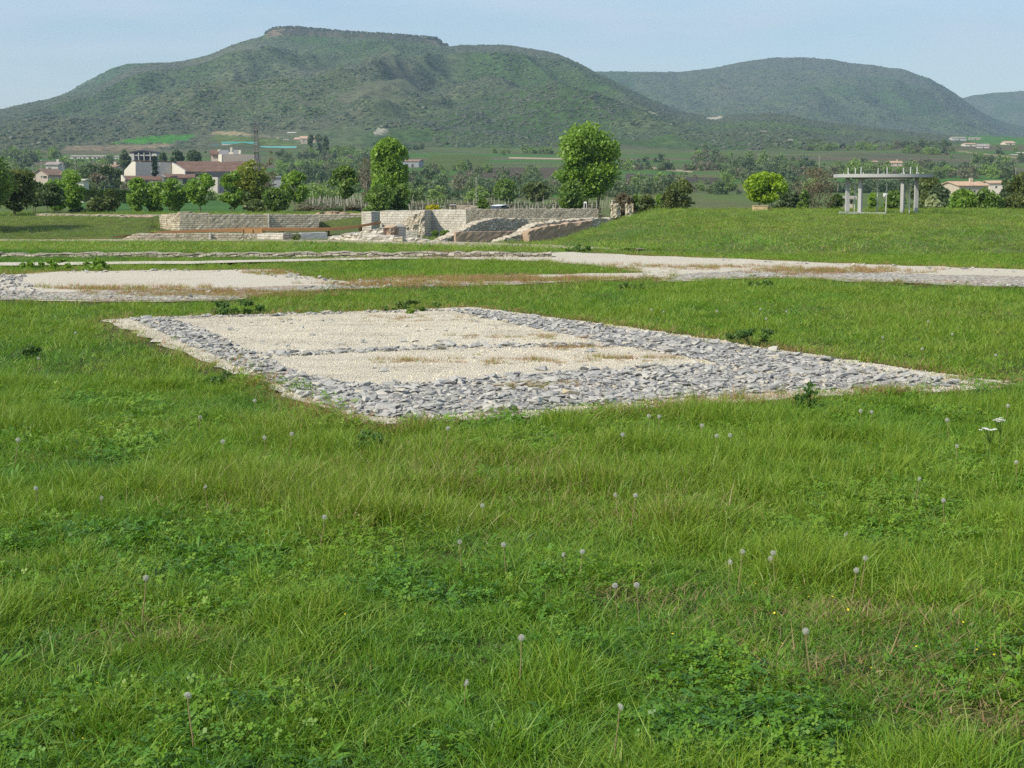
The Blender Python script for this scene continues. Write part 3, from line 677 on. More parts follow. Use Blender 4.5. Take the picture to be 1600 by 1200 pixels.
T('bush', 'rounded green bush against the right side of the poplar trunk', 626, 137, 284, 28, 'round', 'mid', .05, 3, cat='bush')
T('broadleaf_tree', 'tallest spreading tree with a leaning trunk beyond the long wall', 922, 136, 190, 108, 'tall', 'fresh', .29, 2, lean=-.02, dens=1.1, k=34, spread=.11)
T('broadleaf_tree', 'small feathery tree tucked under the left of the tallest tree', 893, 132, 284, 44, 'spread', 'mid', .3, 2, dens=.8)
T('broadleaf_tree', 'round green tree at the back of the vineyard, the left of two', 791, 250, 281, 36, 'round', 'mid', .1, 1)
T('broadleaf_tree', 'round yellow green tree at the back of the vineyard, the right of two', 838, 250, 284, 38, 'round', 'olive', .15, 1)
T('bush', 'grey brown thicket behind the ruined stones', 975, 128, 302, 40, 'dome', 'brown', .05, 3, dens=.7, cat='bush')
T('bush', 'dark green bush on the right of the ruined stones', 992, 128, 303, 16, 'round', 'mid', .05, 2, cat='bush')
T('bush', 'pale olive bush right of the ruined stones', 1011, 130, 304, 26, 'round', 'olive', .05, 2, dens=.7, cat='bush')
T('bush', 'small bright green bush left of the large round bush', 1032, 130, 304, 22, 'round', 'fresh', .05, 2, cat='bush')
T('bush', 'large round olive green bush at the edge of the meadow', 1058, 127, 278, 50, 'round', 'olive', .03, 3, k=18, dens=1.1, cat='bush')
T('lime_tree', 'bright lime green round tree on several thin stems', 1196, 124, 270, 62, 'round', 'lime', .40, 4, k=32, spread=.16, dens=1.3, bark=MPBARK)
T('bare_tree', 'wide leafless brown tree left of the concrete ring', 1276, 132, 262, 72, 'spread', 'brown', .2, 3, dens=.5, bare=True)
T('bush', 'dark green bush between the lime green tree and the bare tree', 1229, 130, 292, 38, 'round', 'teal', .05, 3, dens=.8, cat='bush')
T('bush', 'narrow green bush under the bare tree', 1256, 129, 296, 18, 'round', 'mid', .05, 2, cat='bush')
T('bush', 'green bush beside the small stone hut', 1308, 134, 303, 26, 'round', 'mid', .05, 2, cat='bush')
T('bush', 'slim bright green shrub seen through the concrete ring', 1364, 128, 302, 16, 'tall', 'fresh', .05, 2, dens=.7, cat='bush')
T('bush', 'dense dark green bush seen through the concrete ring', 1398, 127, 299, 36, 'round', 'mid', .03, 3, cat='bush')
T('broadleaf_tree', 'hazy olive tree right of the concrete ring', 1448, 150, 274, 46, 'round', 'olive', .1, 2, dens=.7)
T('bush', 'grey green shrub left of the large farmhouse', 1468, 140, 288, 40, 'dome', 'teal', .05, 3, cat='bush')
T('bush', 'pale branching shrub with whitish shoots by the meadow edge', 1459, 121, 306, 26, 'spread', 'pale', .05, 3, dens=.5, cat='bush')
T('bush', 'bright green bush in front of the large farmhouse', 1505, 132, 297, 46, 'round', 'fresh', .03, 3, cat='bush')
T('bush', 'mid green bush right of the one before the farmhouse', 1546, 130, 291, 40, 'round', 'mid', .03, 3, cat='bush')
T('broadleaf_tree', 'yellowish tree cut off by the right edge of the picture', 1596, 132, 272, 62, 'round', 'olive', .05, 3)
T('broadleaf_tree', 'grey tree rising behind the bushes right of the farmhouse', 1572, 150, 280, 26, 'round', 'teal', .1, 2, dens=.8)
T('cypress_tree', 'dark pointed cypress against the pale museum wall', 243, 392, 243, 10, 'cone', 'cypress', .02, 1, dens=1.6, row_base=276)
for i, (px, top, w, lb) in enumerate(((487, 211, 7, 'leftmost of three slim poplars below the hill farmhouse'), (500, 209, 9, 'middle of three slim poplars below the hill farmhouse'), (510, 213, 7, 'rightmost of three slim poplars below the hill farmhouse'))):
    T('poplar_tree', lb, px, 820, top, w, 'column', 'teal', .03, 1, 'slim poplars below the farmhouse', dens=1.6, row_base=243)
T('bush', 'yellow flowering bush behind the pale wall', 677, 126, 321, 26, 'dome', 'yellow', .02, 3, dens=1.0, cat='bush', row_base=330)
T('bush', 'dark green bush between the stone fence and the white car', 755, 150, 310, 20, 'round', 'mid', .03, 2, cat='bush')

T('broadleaf_tree', 'dark spreading tree in front of the little tiled roof left of the museum', 168, 400, 260, 34, 'round', 'dark', .05, 2)
T('broadleaf_tree', 'dark bluish tree left of the little tiled roof', 141, 395, 257, 36, 'round', 'teal', .05, 2)
T('broadleaf_tree', 'rounded dark tree touching the left end of the museum', 184, 410, 258, 18, 'round', 'dark', .05, 2)
T('broadleaf_tree', 'brownish shrubby tree below the dark tree left of the museum', 152, 385, 270, 34, 'dome', 'brown', .03, 3, dens=.8)
T('broadleaf_tree', 'pale green tree between the white shed and the tiled house', 112, 300, 264, 30, 'round', 'fresh', .05, 2, dens=.7)
for i, (px, top, w, lb) in enumerate(((196, 236, 18, 'dark green tree left of the arched hangar'), (256, 238, 14, 'dark green tree right of the arched hangar'), (278, 236, 22, 'broad dark tree behind the museum roof, the left of two'), (304, 235, 26, 'broad dark tree behind the museum roof, the right of two'))):
    T('broadleaf_tree', lb, px, 560, top, w, 'round', 'teal', .03, 1, dens=1.3)

# hedge, clipped
def hedge(px0, px1, top, base, Y, label):
    x0, x1 = P(px0, 300, Y)[0], P(px1, 300, Y)[0]; z0 = rowz(base, Y); z1 = rowz(top, Y); n = int((px1 - px0) * (base - top) * 2.4)
    rg = np.random.default_rng(px0); p = np.stack([rg.uniform(x0, x1, n), Y + rg.uniform(0, 1.4, n) ** 2 * .8, z0 + (z1 - z0) * rg.random(n) ** .75], -1)
    p[:, 2] += (fbm(p[:, 0] / .9, p[:, 1] * 0, 3) - .5) * .25
    V, Q = cards(p, 3.2 * Y / F, rg); me = npmesh('hedge', V, Q, LEAF['dark'], None, False, {'bl': np.repeat(rg.random(n), 4)})
    tag(link('hedge', me), label, 'hedge')
hedge(128, 201, 296, 316, 165, 'clipped dark hedge, the left stretch below the museum lawn')
hedge(203, 298, 294, 315, 163, 'clipped dark hedge, the longer stretch before the museum')

# woodland and hedgerows on the slopes: too many to count
def card_tree(i, prof, kk):
    p, hue, C = crown_pts(520, 1.0, 1.9, prof, 900 + i, kk, .17); rg = np.random.default_rng(i)
    V, Q = cards(p, .21, rg); me = npmesh('tree_crown', V, Q, MBL, None, False, {'bl': np.repeat(hue, 4)}); return proto('tree_crown', me)
CT = [card_tree(0, 'round', 16), card_tree(1, 'dome', 14), card_tree(2, 'tall', 16), card_tree(3, 'round', 12), card_tree(4, 'cone', 14)]
def woodland():
    n = 15000; row = RNG.uniform(0, 1, n); Y = 210 + 1000 * row ** .75; px = RNG.uniform(-250, 1850, n); x = (px - 800) / F * Y; z = H(x, Y)
    rw = HZ - (z - EYE) * F / Y
    b = fbm(x / 150, Y / 34, 71, 4); keep = b > np.interp(Y, [200, 400, 700, 1200], [.74, .71, .665, .62])
    keep |= (px > 430) & (px < 640) & (rw > 236) & (rw < 296) & (fbm(x / 60, Y / 40, 73) > .53)
    keep |= (px < 185) & (rw > 240) & (rw < 292) & (fbm(x / 40, Y / 40, 74) > .5)
    keep |= (px > 245) & (px < 345) & (rw > 236) & (rw < 254)
    keep |= (px > 980) & (rw > 287) & (rw < 306) & (fbm(x / 30, Y / 20, 75) > .62)
    keep |= (px > 1080) & (rw < 285) & (fbm(x / 90, Y / 30, 76) > .66)
    keep |= (px > 640) & (px < 900) & (rw > 278) & (rw < 290) & (fbm(x / 30, Y / 20, 79) > .64)
    for a, bb, c, d in ((180, 440, 232, 300), (104, 186, 240, 262), (180, 315, 206, 236), (310, 480, 206, 236), (650, 770, 240, 268), (1376, 1412, 250, 274), (1475, 1560, 280, 306), (40, 96, 262, 286), (622, 664, 250, 276), (770, 885, 242, 282), (980, 1130, 268, 288), (440, 506, 210, 244), (66, 96, 250, 268), (1352, 1372, 250, 264), (1480, 1600, 210, 250)):
        keep &= ~((px > a) & (px < bb) & (rw > c) & (rw < d) & (RNG.random(n) > .04))
    x, Y, z, px, rw = x[keep], Y[keep], z[keep], px[keep], rw[keep]; n = len(x)
    hgt = (.9 + 2.2 * RNG.random(n) ** 1.5) * np.interp(Y, [200, 500], [.55, 1.0]); pal = np.array([(.165, .225, .10), (.205, .30, .095), (.11, .165, .085), (.23, .23, .155), (.23, .34, .09)])
    q = fbm(x / 50, Y / 50, 81); w = RNG.random(n); ci = np.where(q > .54, np.where(w < .6, 1, 4), np.where(q < .44, np.where(w < .7, 2, 0), np.where(w < .6, 0, 3)))
    pine = (px > 440) & (px < 520) & (rw > 278) & (rw < 300); ci = np.where(pine, 2, ci)
    idx = np.where(pine, 4, RNG.integers(0, 4, n))
    scatter('woodland', CT, np.stack([x, Y, z - .3], -1), np.stack([0 * x, 0 * x, RNG.random(n) * 6.28], -1), np.stack([hgt * (.8 + .5 * RNG.random(n)), hgt, hgt * (.8 + .4 * RNG.random(n))], -1), idx, pal[ci] * (.85 + .3 * RNG.random((n, 1))), 'hedgerows and copses on the farmland slopes')
woodland()

# ------------------------------------------------------------------ masonry of the dig
def wall(name, label, pts, thick, m, cat='wall', group=None, rough=.008, toprough=.04, emb=.6, step=.22, parent=None, ruin=0.0):
    """pts: (px, Y, row_top, row_base) along the visible face, in order of rising px"""
    P0 = [(P(p[0], p[2], p[1]), rowz(p[3], p[1])) for p in pts]
    L = [0]
    for a, b in zip(P0, P0[1:]): L.append(L[-1] + math.hypot(b[0][0] - a[0][0], b[0][1] - a[0][1]))
    n = max(3, int(L[-1] / step) + 1); s = np.unique(np.concatenate([np.linspace(0, L[-1], n), L]))
    x = np.interp(s, L, [q[0][0] for q in P0]); y = np.interp(s, L, [q[0][1] for q in P0]); zt = np.interp(s, L, [q[0][2] for q in P0]); zb = np.interp(s, L, [q[1] for q in P0])
    rg = np.random.default_rng(int(abs(pts[0][0] * 3 + pts[0][2]))); n = len(s)
    zt = zt + (rg.random(n) - .6) * toprough + ruin * (fbm(s / .5, s * 0, 7) - .5)
    tx, ty = np.gradient(x), np.gradient(y); l = np.hypot(tx, ty) + 1e-9; nx, ny = ty / l, -tx / l      # outward normal (towards the camera)
    nv = 9; V = []; UV = []
    for k in range(nv):
        f = k / (nv - 1); z = (zb - emb) * (1 - f) + zt * f; d = rg.normal(0, rough, n) * (1 if 0 < k else 0)
        V.append(np.stack([x + nx * d, y + ny * d, z], -1)); UV.append(np.stack([s, z], -1))
    back = [(1.0, .0), (1.0, 1)]
    zz = zt + (rg.random(n) - .6) * toprough; V.append(np.stack([x - nx * thick * .5, y - ny * thick * .5, (zt + zz) / 2 + .02], -1)); UV.append(np.stack([s, zt + thick * .5], -1))
    V.append(np.stack([x - nx * thick, y - ny * thick, zz], -1)); UV.append(np.stack([s, zt + thick], -1))
    V.append(np.stack([x - nx * thick, y - ny * thick, zb - emb], -1)); UV.append(np.stack([s, zt + thick + (zt - zb) + emb], -1))
    nr = len(V); V = np.array(V); UV = np.array(UV).reshape(-1, 2)
    f = [tuple(q) for q in gridfaces(nr, n)]; idx = np.arange(nr * n).reshape(nr, n)
    caps = [tuple(idx[::-1, 0]), tuple(idx[:, -1])]
    me = bpy.data.meshes.new(name); me.from_pydata([tuple(q) for q in V.reshape(-1, 3)], [], f + caps); me.materials.append(m)
    uvl = me.uv_layers.new(name='UVMap'); li = np.empty(len(me.loops), np.int32); me.loops.foreach_get('vertex_index', li); uv = UV[li].copy()
    # ends: use depth as u
    co = V.reshape(-1, 3)[li]
    for pi in (len(f), len(f) + 1):
        p = me.polygons[pi]
        for k in p.loop_indices: uv[k] = (co[k][1] * 1.0 + co[k][0] * .3, co[k][2])
    uvl.data.foreach_set('uv', uv.ravel()); me.update()
    o = link(name, me)
    if parent: o.parent = parent; o.matrix_parent_inverse = parent.matrix_world.inverted()
    else: tag(o, label, cat, group)
    return o
KERB = wall('kerb_wall', 'low rough stone kerb wall running across the meadow', [(-420, 36.6, 398, 408.5), (0, 36.5, 396.8, 408), (300, 36.4, 396, 406.5), (560, 36.3, 394.6, 403), (700, 36.3, 394.4, 398), (780, 36.3, 394.6, 396.6), (862, 36.3, 394.8, 395.4)], .5, MKB, rough=.012, toprough=.05, emb=.1)
wall('stone_wall', 'rounded lit end of the long tan wall', [(249, 115.3, 337, 355), (252, 113.2, 335, 357), (262, 111.2, 334.4, 358.5), (273, 110.3, 333.8, 359), (280.4, 110.15, 333.4, 358.7)], 1.4, MW, rough=.03)
wall('stone_wall', 'long tan stone wall with a stepped top left of the poplar', [(281, 110.0, 331.6, 358), (296, 110.2, 331.6, 358), (296.5, 110.2, 333.2, 358), (326, 110.6, 333.4, 357.5), (327, 110.6, 334.6, 357.5), (417.5, 112.0, 335, 356.8)], 1.4, MW)
wall('wall_pier', 'thin pale pier splitting the long tan stone wall', [(417.8, 111.75, 335.4, 356.6), (420.2, 111.75, 335.4, 356.6)], 1.0, MWW, rough=.01, cat='pier')
wall('stone_wall', 'tan stone wall right of the thin pale pier', [(420.5, 112.0, 334.9, 356.5), (498.5, 113.4, 335.2, 354)], 1.3, MW)
wall('stone_wall', 'recessed tan stone wall behind the rusty walkway end', [(499, 114.9, 335.2, 353), (590, 116.0, 335.2, 348)], .9, MW)
wall('earth_bank', 'bare earth heap showing above the recessed wall', [(488, 118, 335, 337), (500, 117.8, 331.5, 337), (520, 117.6, 330, 337), (548, 117.8, 333.5, 337), (575, 118, 335, 337)], 2.5, ME, cat='earth bank', rough=.1)
wall('stone_wall', 'short pale stub joining the recessed wall to the pale wall', [(580, 107.6, 330.6, 347), (593, 108.6, 330.8, 350)], .8, MWW)
wall('stone_wall', 'pale limestone wall with a broken right end', [(593.5, 105.6, 329.6, 356), (640, 104.6, 329.2, 364), (663, 104.2, 328.4, 364)], 1.5, MWW)
wall('stone_wall', 'ruined rubble facing leaning on the pale limestone wall', [(627, 104.5, 350, 364.5), (636, 104.0, 342, 364.5), (646, 103.7, 335, 364.5), (656, 103.5, 331.5, 364), (663.5, 103.5, 330.5, 364)], .8, MRU, rough=.07, toprough=.15)
wall('stone_wall', 'bright pale limestone wall above the overgrown corner', [(664, 105.6, 328.4, 362), (700, 104.7, 327.8, 366), (728, 104.0, 327.2, 368)], 1.3, MWW)
wall('stone_wall', 'long grey stone wall running back below the white car', [(728.4, 104.0, 327.0, 364), (800, 104.9, 326.7, 360), (892, 106.2, 326.3, 345), (935, 106.8, 326.2, 340)], .9, MRT)
wall('low_wall', 'narrow pale footing at the foot of the broken pale wall', [(625, 101.6, 361, 369), (652, 101.6, 360.6, 367)], .5, MWW, cat='wall')
# low walls along the earth track
LG = 'low walls along the earth track'
wall('low_wall', 'leftmost low grey stone wall above the track, its left end crumbling', [(192, 96.6, 373, 376), (198, 96.6, 370, 376), (206, 96.6, 366.5, 376), (214, 96.6, 364.8, 376), (275, 97.2, 365, 375.5)], .9, MW, group=LG)
wall('low_wall', 'low grey stone wall left of the little white pier', [(275.6, 98.3, 365.6, 374.6), (325.5, 98.6, 364.8, 374.6)], .7, MW, group=LG)
wall('wall_pier', 'little white pier between two low grey walls', [(325.8, 96.9, 364.6, 375), (329, 96.9, 364.6, 375)], .8, MWW, rough=.01, cat='pier')
wall('low_wall', 'low grey stone wall right of the little white pier', [(329.4, 97.2, 364.6, 375), (380, 97.6, 364.8, 375)], .9, MW, group=LG)
wall('low_wall', 'low shaded wall in the recess under the rusty walkway', [(380.4, 99.0, 365.5, 374), (404, 99.0, 365.5, 374)], .7, MRU, group=LG)
wall('low_wall', 'short low pale wall with a bright right face', [(402, 98.0, 364.4, 375), (442, 96.9, 364.2, 375.5)], .9, MWW, group=LG)
wall('low_wall', 'low grey wall right of the short pale wall', [(442.4, 96.9, 365, 375), (470, 98, 365, 374)], .7, MW, group=LG)
wall('low_wall', 'smooth concrete lined low wall below the walkway curve', [(470.4, 99.0, 364.2, 372.6), (511, 99.6, 363.4, 371)], .7, MCO, rough=.005, toprough=.01, group=LG)
wall('low_wall', 'rubble heap wall rising to a broken brown end', [(512, 98, 371, 378), (530, 96.5, 368, 379), (560, 95, 363, 379.5), (585, 94.3, 358, 380), (600, 94, 355, 380), (616.5, 93.6, 352.6, 379)], 1.2, MWW, rough=.06, toprough=.2, group=LG)
wall('low_wall', 'broken brown end of the rubble heap wall', [(604, 93.3, 362, 370), (610, 93.0, 356, 370), (617.5, 93.4, 352.4, 369)], .7, ME, rough=.06, toprough=.12, group=LG)
wall('low_wall', 'pale footing at the front of the rubble heap wall', [(566, 92.0, 366, 380.5), (615, 91.6, 368, 380.5)], 1.0, MWW, rough=.03, toprough=.08, group=LG)
wall('low_wall', 'small tan block at the track edge below the broken end', [(615.5, 91.0, 370.5, 381), (629, 91.0, 370.4, 381)], .8, MW, group=LG)
wall('low_wall', 'long pale footing before the overgrown corner', [(629.5, 91.4, 371, 381), (650, 91.4, 371.5, 381), (672, 91.4, 376.5, 381.5), (695, 91.4, 376, 382)], .8, MWW, rough=.05, toprough=.1, group=LG)
# sunken basin
BG = 'walls of the sunken basin'
wall('rubble_wall', 'sloping rubble wall climbing to the back of the sunken basin', [(676, 94.5, 378, 381), (690, 94.9, 375, 381), (702, 95.3, 370, 380), (718, 95.9, 362, 377), (735, 96.6, 354, 372), (752, 97.4, 346.5, 367), (772, 98.4, 341.6, 364), (781, 98.9, 341.0, 363), (826, 100.6, 341.4, 360)], .8, MRU, group=BG, rough=.03, toprough=.09)
wall('basin_wall', 'smooth brown front wall inside the sunken basin', [(712, 94.6, 362.6, 378), (760, 95.6, 362.0, 377), (822, 97.0, 361, 374)], .25, ME, group=BG, rough=.01, toprough=.02)
wall('rubble_wall', 'sloping rubble wall between the basin and the green bank', [(768, 92.8, 379.5, 382), (782, 93.0, 375, 381), (797, 93.3, 370.6, 380), (812, 93.7, 366, 378), (826, 94.2, 357, 372), (836, 94.6, 352, 368), (850, 95.1, 348, 364), (880, 96.1, 344.6, 354), (915, 97.4, 341.8, 348), (958, 99.0, 340.6, 345)], .9, MRU, group=BG, emb=1.2, rough=.03, toprough=.11)
wall('stone_wall', 'pale inner wall behind the sloping rubble by the green bank', [(826.5, 101.4, 341.6, 360), (850, 101.6, 341.6, 352), (880, 102, 341.4, 347)], .8, MW, group=BG)
wall('earth_bank', 'cut brown earth face under the sloping rubble wall', [(826, 93.4, 361.5, 366.5), (845, 94.0, 355.5, 365), (868, 94.8, 351.5, 362), (890, 95.5, 348.5, 356), (925, 96.8, 344.5, 348.6)], .6, ME, group=BG, cat='earth bank', rough=.03, toprough=.08, emb=1.2)
# left strip
wall('stone_wall', 'pale capped low wall under the left trees', [(49, 124, 334.6, 338.6), (56, 122, 333.6, 338.6), (70, 121, 334.8, 337), (185, 119.5, 336, 338.4), (250, 118.5, 336.3, 339)], 1.6, MTR, rough=.03, toprough=.06)
wall('earth_bank', 'pink brown earth bank left of the rounded wall end', [(165, 119.0, 339.5, 341.5), (190, 117.6, 338.2, 346), (222, 117, 338, 347.4), (251, 116, 338, 347.4)], 2.0, ME, cat='earth bank', rough=.08, toprough=.08)
wall('low_wall', 'low dark footing with holes left of the rounded wall end', [(193, 116.2, 345, 348.6), (251, 115.4, 344.8, 348.6)], .5, MW)
wall('stone_block', 'rough stone block on the earth bank', [(186, 116.0, 340, 346.4), (189, 115.8, 338.8, 346.4), (194, 115.8, 339.4, 346.4)], .6, MW, cat='stone')
# rusty walkway: two runs of a raised deck with an edge beam
def walkway(label, pts, w, deckm, m):
    """pts: (px, row of the top edge, Y, beam height)"""
    root = empty('walkway', P(pts[0][0], pts[0][1], pts[0][2]), label, 'walkway')
    f = [np.array(P(a, b, Y)) for a, b, Y, h in pts]; hs = [q[3] for q in pts]
    t = np.linspace(0, len(f) - 1, 90); k = np.arange(len(f)); Pn = np.stack([np.interp(t, k, [q[i] for q in f]) for i in range(3)], -1); hh = np.interp(t, k, hs)
    ker = np.ones(9) / 9
    for i in range(3): Pn[:, i] = np.convolve(np.pad(Pn[:, i], 4, 'reflect', reflect_type='odd'), ker, 'valid')
    for nm, dy0, dy1, up, dn, mm in (('edge_beam', 0, .06, .02, 1, m), ('deck', .063, w, -.02, .35, deckm), ('edge_beam', w + .003, w + .06, .02, 1, m)):
        b = MB(); n = len(Pn); ii = []
        for q in range(n):
            x, y, z = Pn[q]; h = hh[q] * (dn if nm == 'edge_beam' else .4)
            b.v += [(x, y + dy0, z - h), (x, y + dy0, z + up), (x, y + dy1, z + up), (x, y + dy1, z - h)]
        for q in range(n - 1):
            for e in range(4): b.f.append((q * 4 + e, q * 4 + (e + 1) % 4, q * 4 + 4 + (e + 1) % 4, q * 4 + 4 + e))
        b.f += [(3, 2, 1, 0), tuple(4 * (n - 1) + e for e in range(4))]
        b.build(nm, mm, root)
    pm = MB()
    for q in range(6, n, 14):
        x, y, z = Pn[q]; g = Hs(x, y + .4)
        if z - g > .05:
            for dy in (.15, w - .15): MB().box(x - .05, x + .05, y + dy - .05, y + dy + .05, g - .3, z - hh[q] * .4).build('post', m, root)
MRUST = plain('rusty_steel', (.28, .15, .07), .8, .3, 1.5, .2, .2); MDECK = plain('ochre_timber_deck', (.40, .25, .12), .8, .2, 1.2, .2, .3)
walkway('rusty edged timber walkway rising behind the low walls to the pale wall', [(232, 363.5, 103, .10), (270, 361.5, 103, .13), (330, 358.9, 103, .15), (378, 357.3, 102.6, .22), (411, 357.0, 102.4, .22), (415, 356.9, 102.4, .2), (470, 357.2, 102.4, .16), (512, 357.2, 102.6, .16), (545, 354.5, 103, .15), (575, 350, 103.4, .14), (592, 347, 103.8, .14)], 1.6, MDECK, MRUST)
walkway('low rusty edged walkway crossing the shaded grass at the left', [(-260, 373, 98.5, .1), (0, 372.6, 98.5, .1), (120, 371.6, 98.5, .1), (170, 370.8, 98.7, .11), (200, 367.6, 99.2, .14), (232, 363.8, 100.5, .1)], 1.4, MDECK, MRUST)
MPLATE = plain('bright_rust_plate', (.42, .23, .10), .75, .2, 2, .2)
b = MB(); x0, x1 = P(378, 357, 102.25)[0], P(410.5, 357, 102.25)[0]; b.box(x0, x1, 102.2, 102.3, rowz(364.0, 102.25), rowz(357.4, 102.25))
for xx in (x0 + .05, (x0 + x1) / 2, x1 - .05): b.box(xx - .03, xx + .03, 102.14, 102.197, rowz(364.0, 102.25), rowz(357.6, 102.25))
tag(b.build('steel_panel', MPLATE), 'bright orange rust panel hanging on the middle of the walkway', 'panel')

# ------------------------------------------------------------------ concrete ring on four columns
def pavilion():
    cx, cyy, _ = P(1378.8, 300, 97.0); g = 0.0; m = 97.0 / F
    root = empty('concrete_pavilion', (cx, cyy, g), 'unfinished concrete ring roof on four columns in the meadow', 'pavilion')
    zt, zb = rowz(272.2, 97), rowz(277.4, 97)
    def ring(ro, ri, z0, z1, n=72, a0=0, a1=2 * math.pi):
        b = MB(); full = abs(a1 - a0 - 2 * math.pi) < 1e-6; k = n if full else n + 1
        for i in range(k):
            a = a0 + (a1 - a0) * i / n
            for r, z in ((ro, z0), (ro, z1), (ri, z1), (ri, z0)): b.v.append((cx + r * math.cos(a), cyy + r * math.sin(a), z))
        for i in range(n):
            for e in range(4):
                p, q = i * 4, ((i + 1) % k) * 4; b.f.append((p + e, q + e, q + (e + 1) % 4, p + (e + 1) % 4))
        if not full: b.f += [(0, 1, 2, 3), tuple((k - 1) * 4 + e for e in (3, 2, 1, 0))]
        return b
    sl_ = ring(75 * m, 46 * m, zb, zt).build('roof_slab', MCO, root)
    ring(46.4 * m, 41 * m, zb - .10, zt - .02).build('ring_beam', MCO, root)
    ring(66 * m, 34 * m, -.1, .10, 40, R(150), R(262)).build('base_slab', MCO, root)
    Rp = 52.3 * m; centre = cx - .8 * m
    rod = MB()
    for k in range(8):
        a = R(-6 - 45 * k); x, y = centre + Rp * math.cos(a), cyy + Rp * math.sin(a)
        top = rowz(261.0 if k in (0, 1, 2, 4 - 1) else 262.5, y)
        if k in (0, 3, 4, 7):
            w = .118; ang = a + R(12); pr = []
            for q in range(4):
                t = ang + math.pi / 4 + q * math.pi / 2; pr.append((x + w * 1.3 * math.cos(t), y + w * 1.3 * math.sin(t)))
            MB().prism([(*q, -.1) for q in pr], [(*q, zb - .004) for q in pr]).build('column', MCO, root)
            MB().tube([(x, y, zt), (x, y, top)], .030, 8).build('rod', MSTEEL, root)
        else:
            MB().tube([(x, y, -.2), (x, y, top)], .030, 8).build('rod', MSTEEL, root)
    for k in range(12):                    # short starter bars on the rim
        a = R(18 + 30 * k); MB().tube([(cx + 60 * m * math.cos(a), cyy + 60 * m * math.sin(a), zt - .02), (cx + 60 * m * math.cos(a), cyy + 60 * m * math.sin(a), zt + .10)], .02, 5).build('starter_bar', MSTEEL, root)
pavilion()
MB_ = MB(); x0 = P(1183, 333, 99)[0]
# ------------------------------------------------------------------ things near the meadow edge
MWOOD = plain('pale_wood', (.55, .42, .24), .7, .15, 3, .2, .2); MWOODD = plain('orange_wood', (.42, .24, .13), .7, .15, 3, .2); MWHITE = plain('white_paint', (.80, .80, .78), .5, .04, 2, .4)
MDARK = plain('dark_board', (.05, .04, .035), .6, .2, 3, .3); MGLASS = plain('dark_glass', (.03, .04, .05), .15, .1, 2, .5); MTYRE = plain('rubber', (.02, .02, .02), .8, .1, 3)
def bench():
    Y = 108.; xa, xb = P(1176.5, 322, Y)[0], P(1198.5, 322, Y)[0]; zt, zb = rowz(322.2, Y), 0.0
    root = empty('wooden_box', ((xa + xb) / 2, Y, zb), 'pale wooden box seat on the grass below the lime green tree', 'box')
    MB().box(xa, xb, Y - .2, Y + .25, zb - .15, zt).build('body', MWOOD, root)
    MB().box(xa - .02, xb + .02, Y - .23, Y + .28, zt + .003, zt + .045).build('lid', MWOOD, root)
    xr = P(1203.5, 322, Y)[0]; MB().prism([(xb + .004, Y - .12, zb - .15), (xr, Y + .05, zb - .15), (xr, Y + .3, zb - .15), (xb + .004, Y + .3, zb - .15)], [(xb + .004, Y - .12, zt - .03), (xr, Y + .05, zt - .06), (xr, Y + .3, zt - .06), (xb + .004, Y + .3, zt - .03)]).build('end_panel', MWOODD, root)
bench()
def sign():
    Y = 124.; xa, xb = P(703, 320, Y)[0], P(711.5, 320, Y)[0]
    root = empty('information_board', ((xa + xb) / 2, Y, Hs(xa, Y)), 'small dark information board on posts above the bright pale wall', 'sign'); g = Hs(xa, Y)
    MB().prism([(xa, Y - .05, rowz(323.2, Y)), (xb, Y - .05, rowz(323.2, Y)), (xb, Y + .05, rowz(323.2, Y)), (xa, Y + .05, rowz(323.2, Y))], [(xa, Y + .10, rowz(318, Y)), (xb, Y + .10, rowz(318, Y)), (xb, Y + .2, rowz(318, Y)), (xa, Y + .2, rowz(318, Y))]).build('board', MDARK, root)
    MB().box(xa - .01, xb + .02, Y - .062, Y - .054, rowz(320.4, Y), rowz(319.6, Y)).build('stripe', MWHITE, root)
    for x in (xa + .06, xb + .06): MB().box(x - .04, x + .04, Y + .21, Y + .29, g - .2, rowz(318.6, Y)).build('post', MWOOD, root)
sign()
wall('stone_fence', 'low pale stone fence between the information board and the dark bush', [(712, 126, 321.5, 331), (715, 126, 320.4, 331), (735, 126, 321, 331), (746, 126, 322, 331)], .4, MTR, cat='fence', rough=.02)
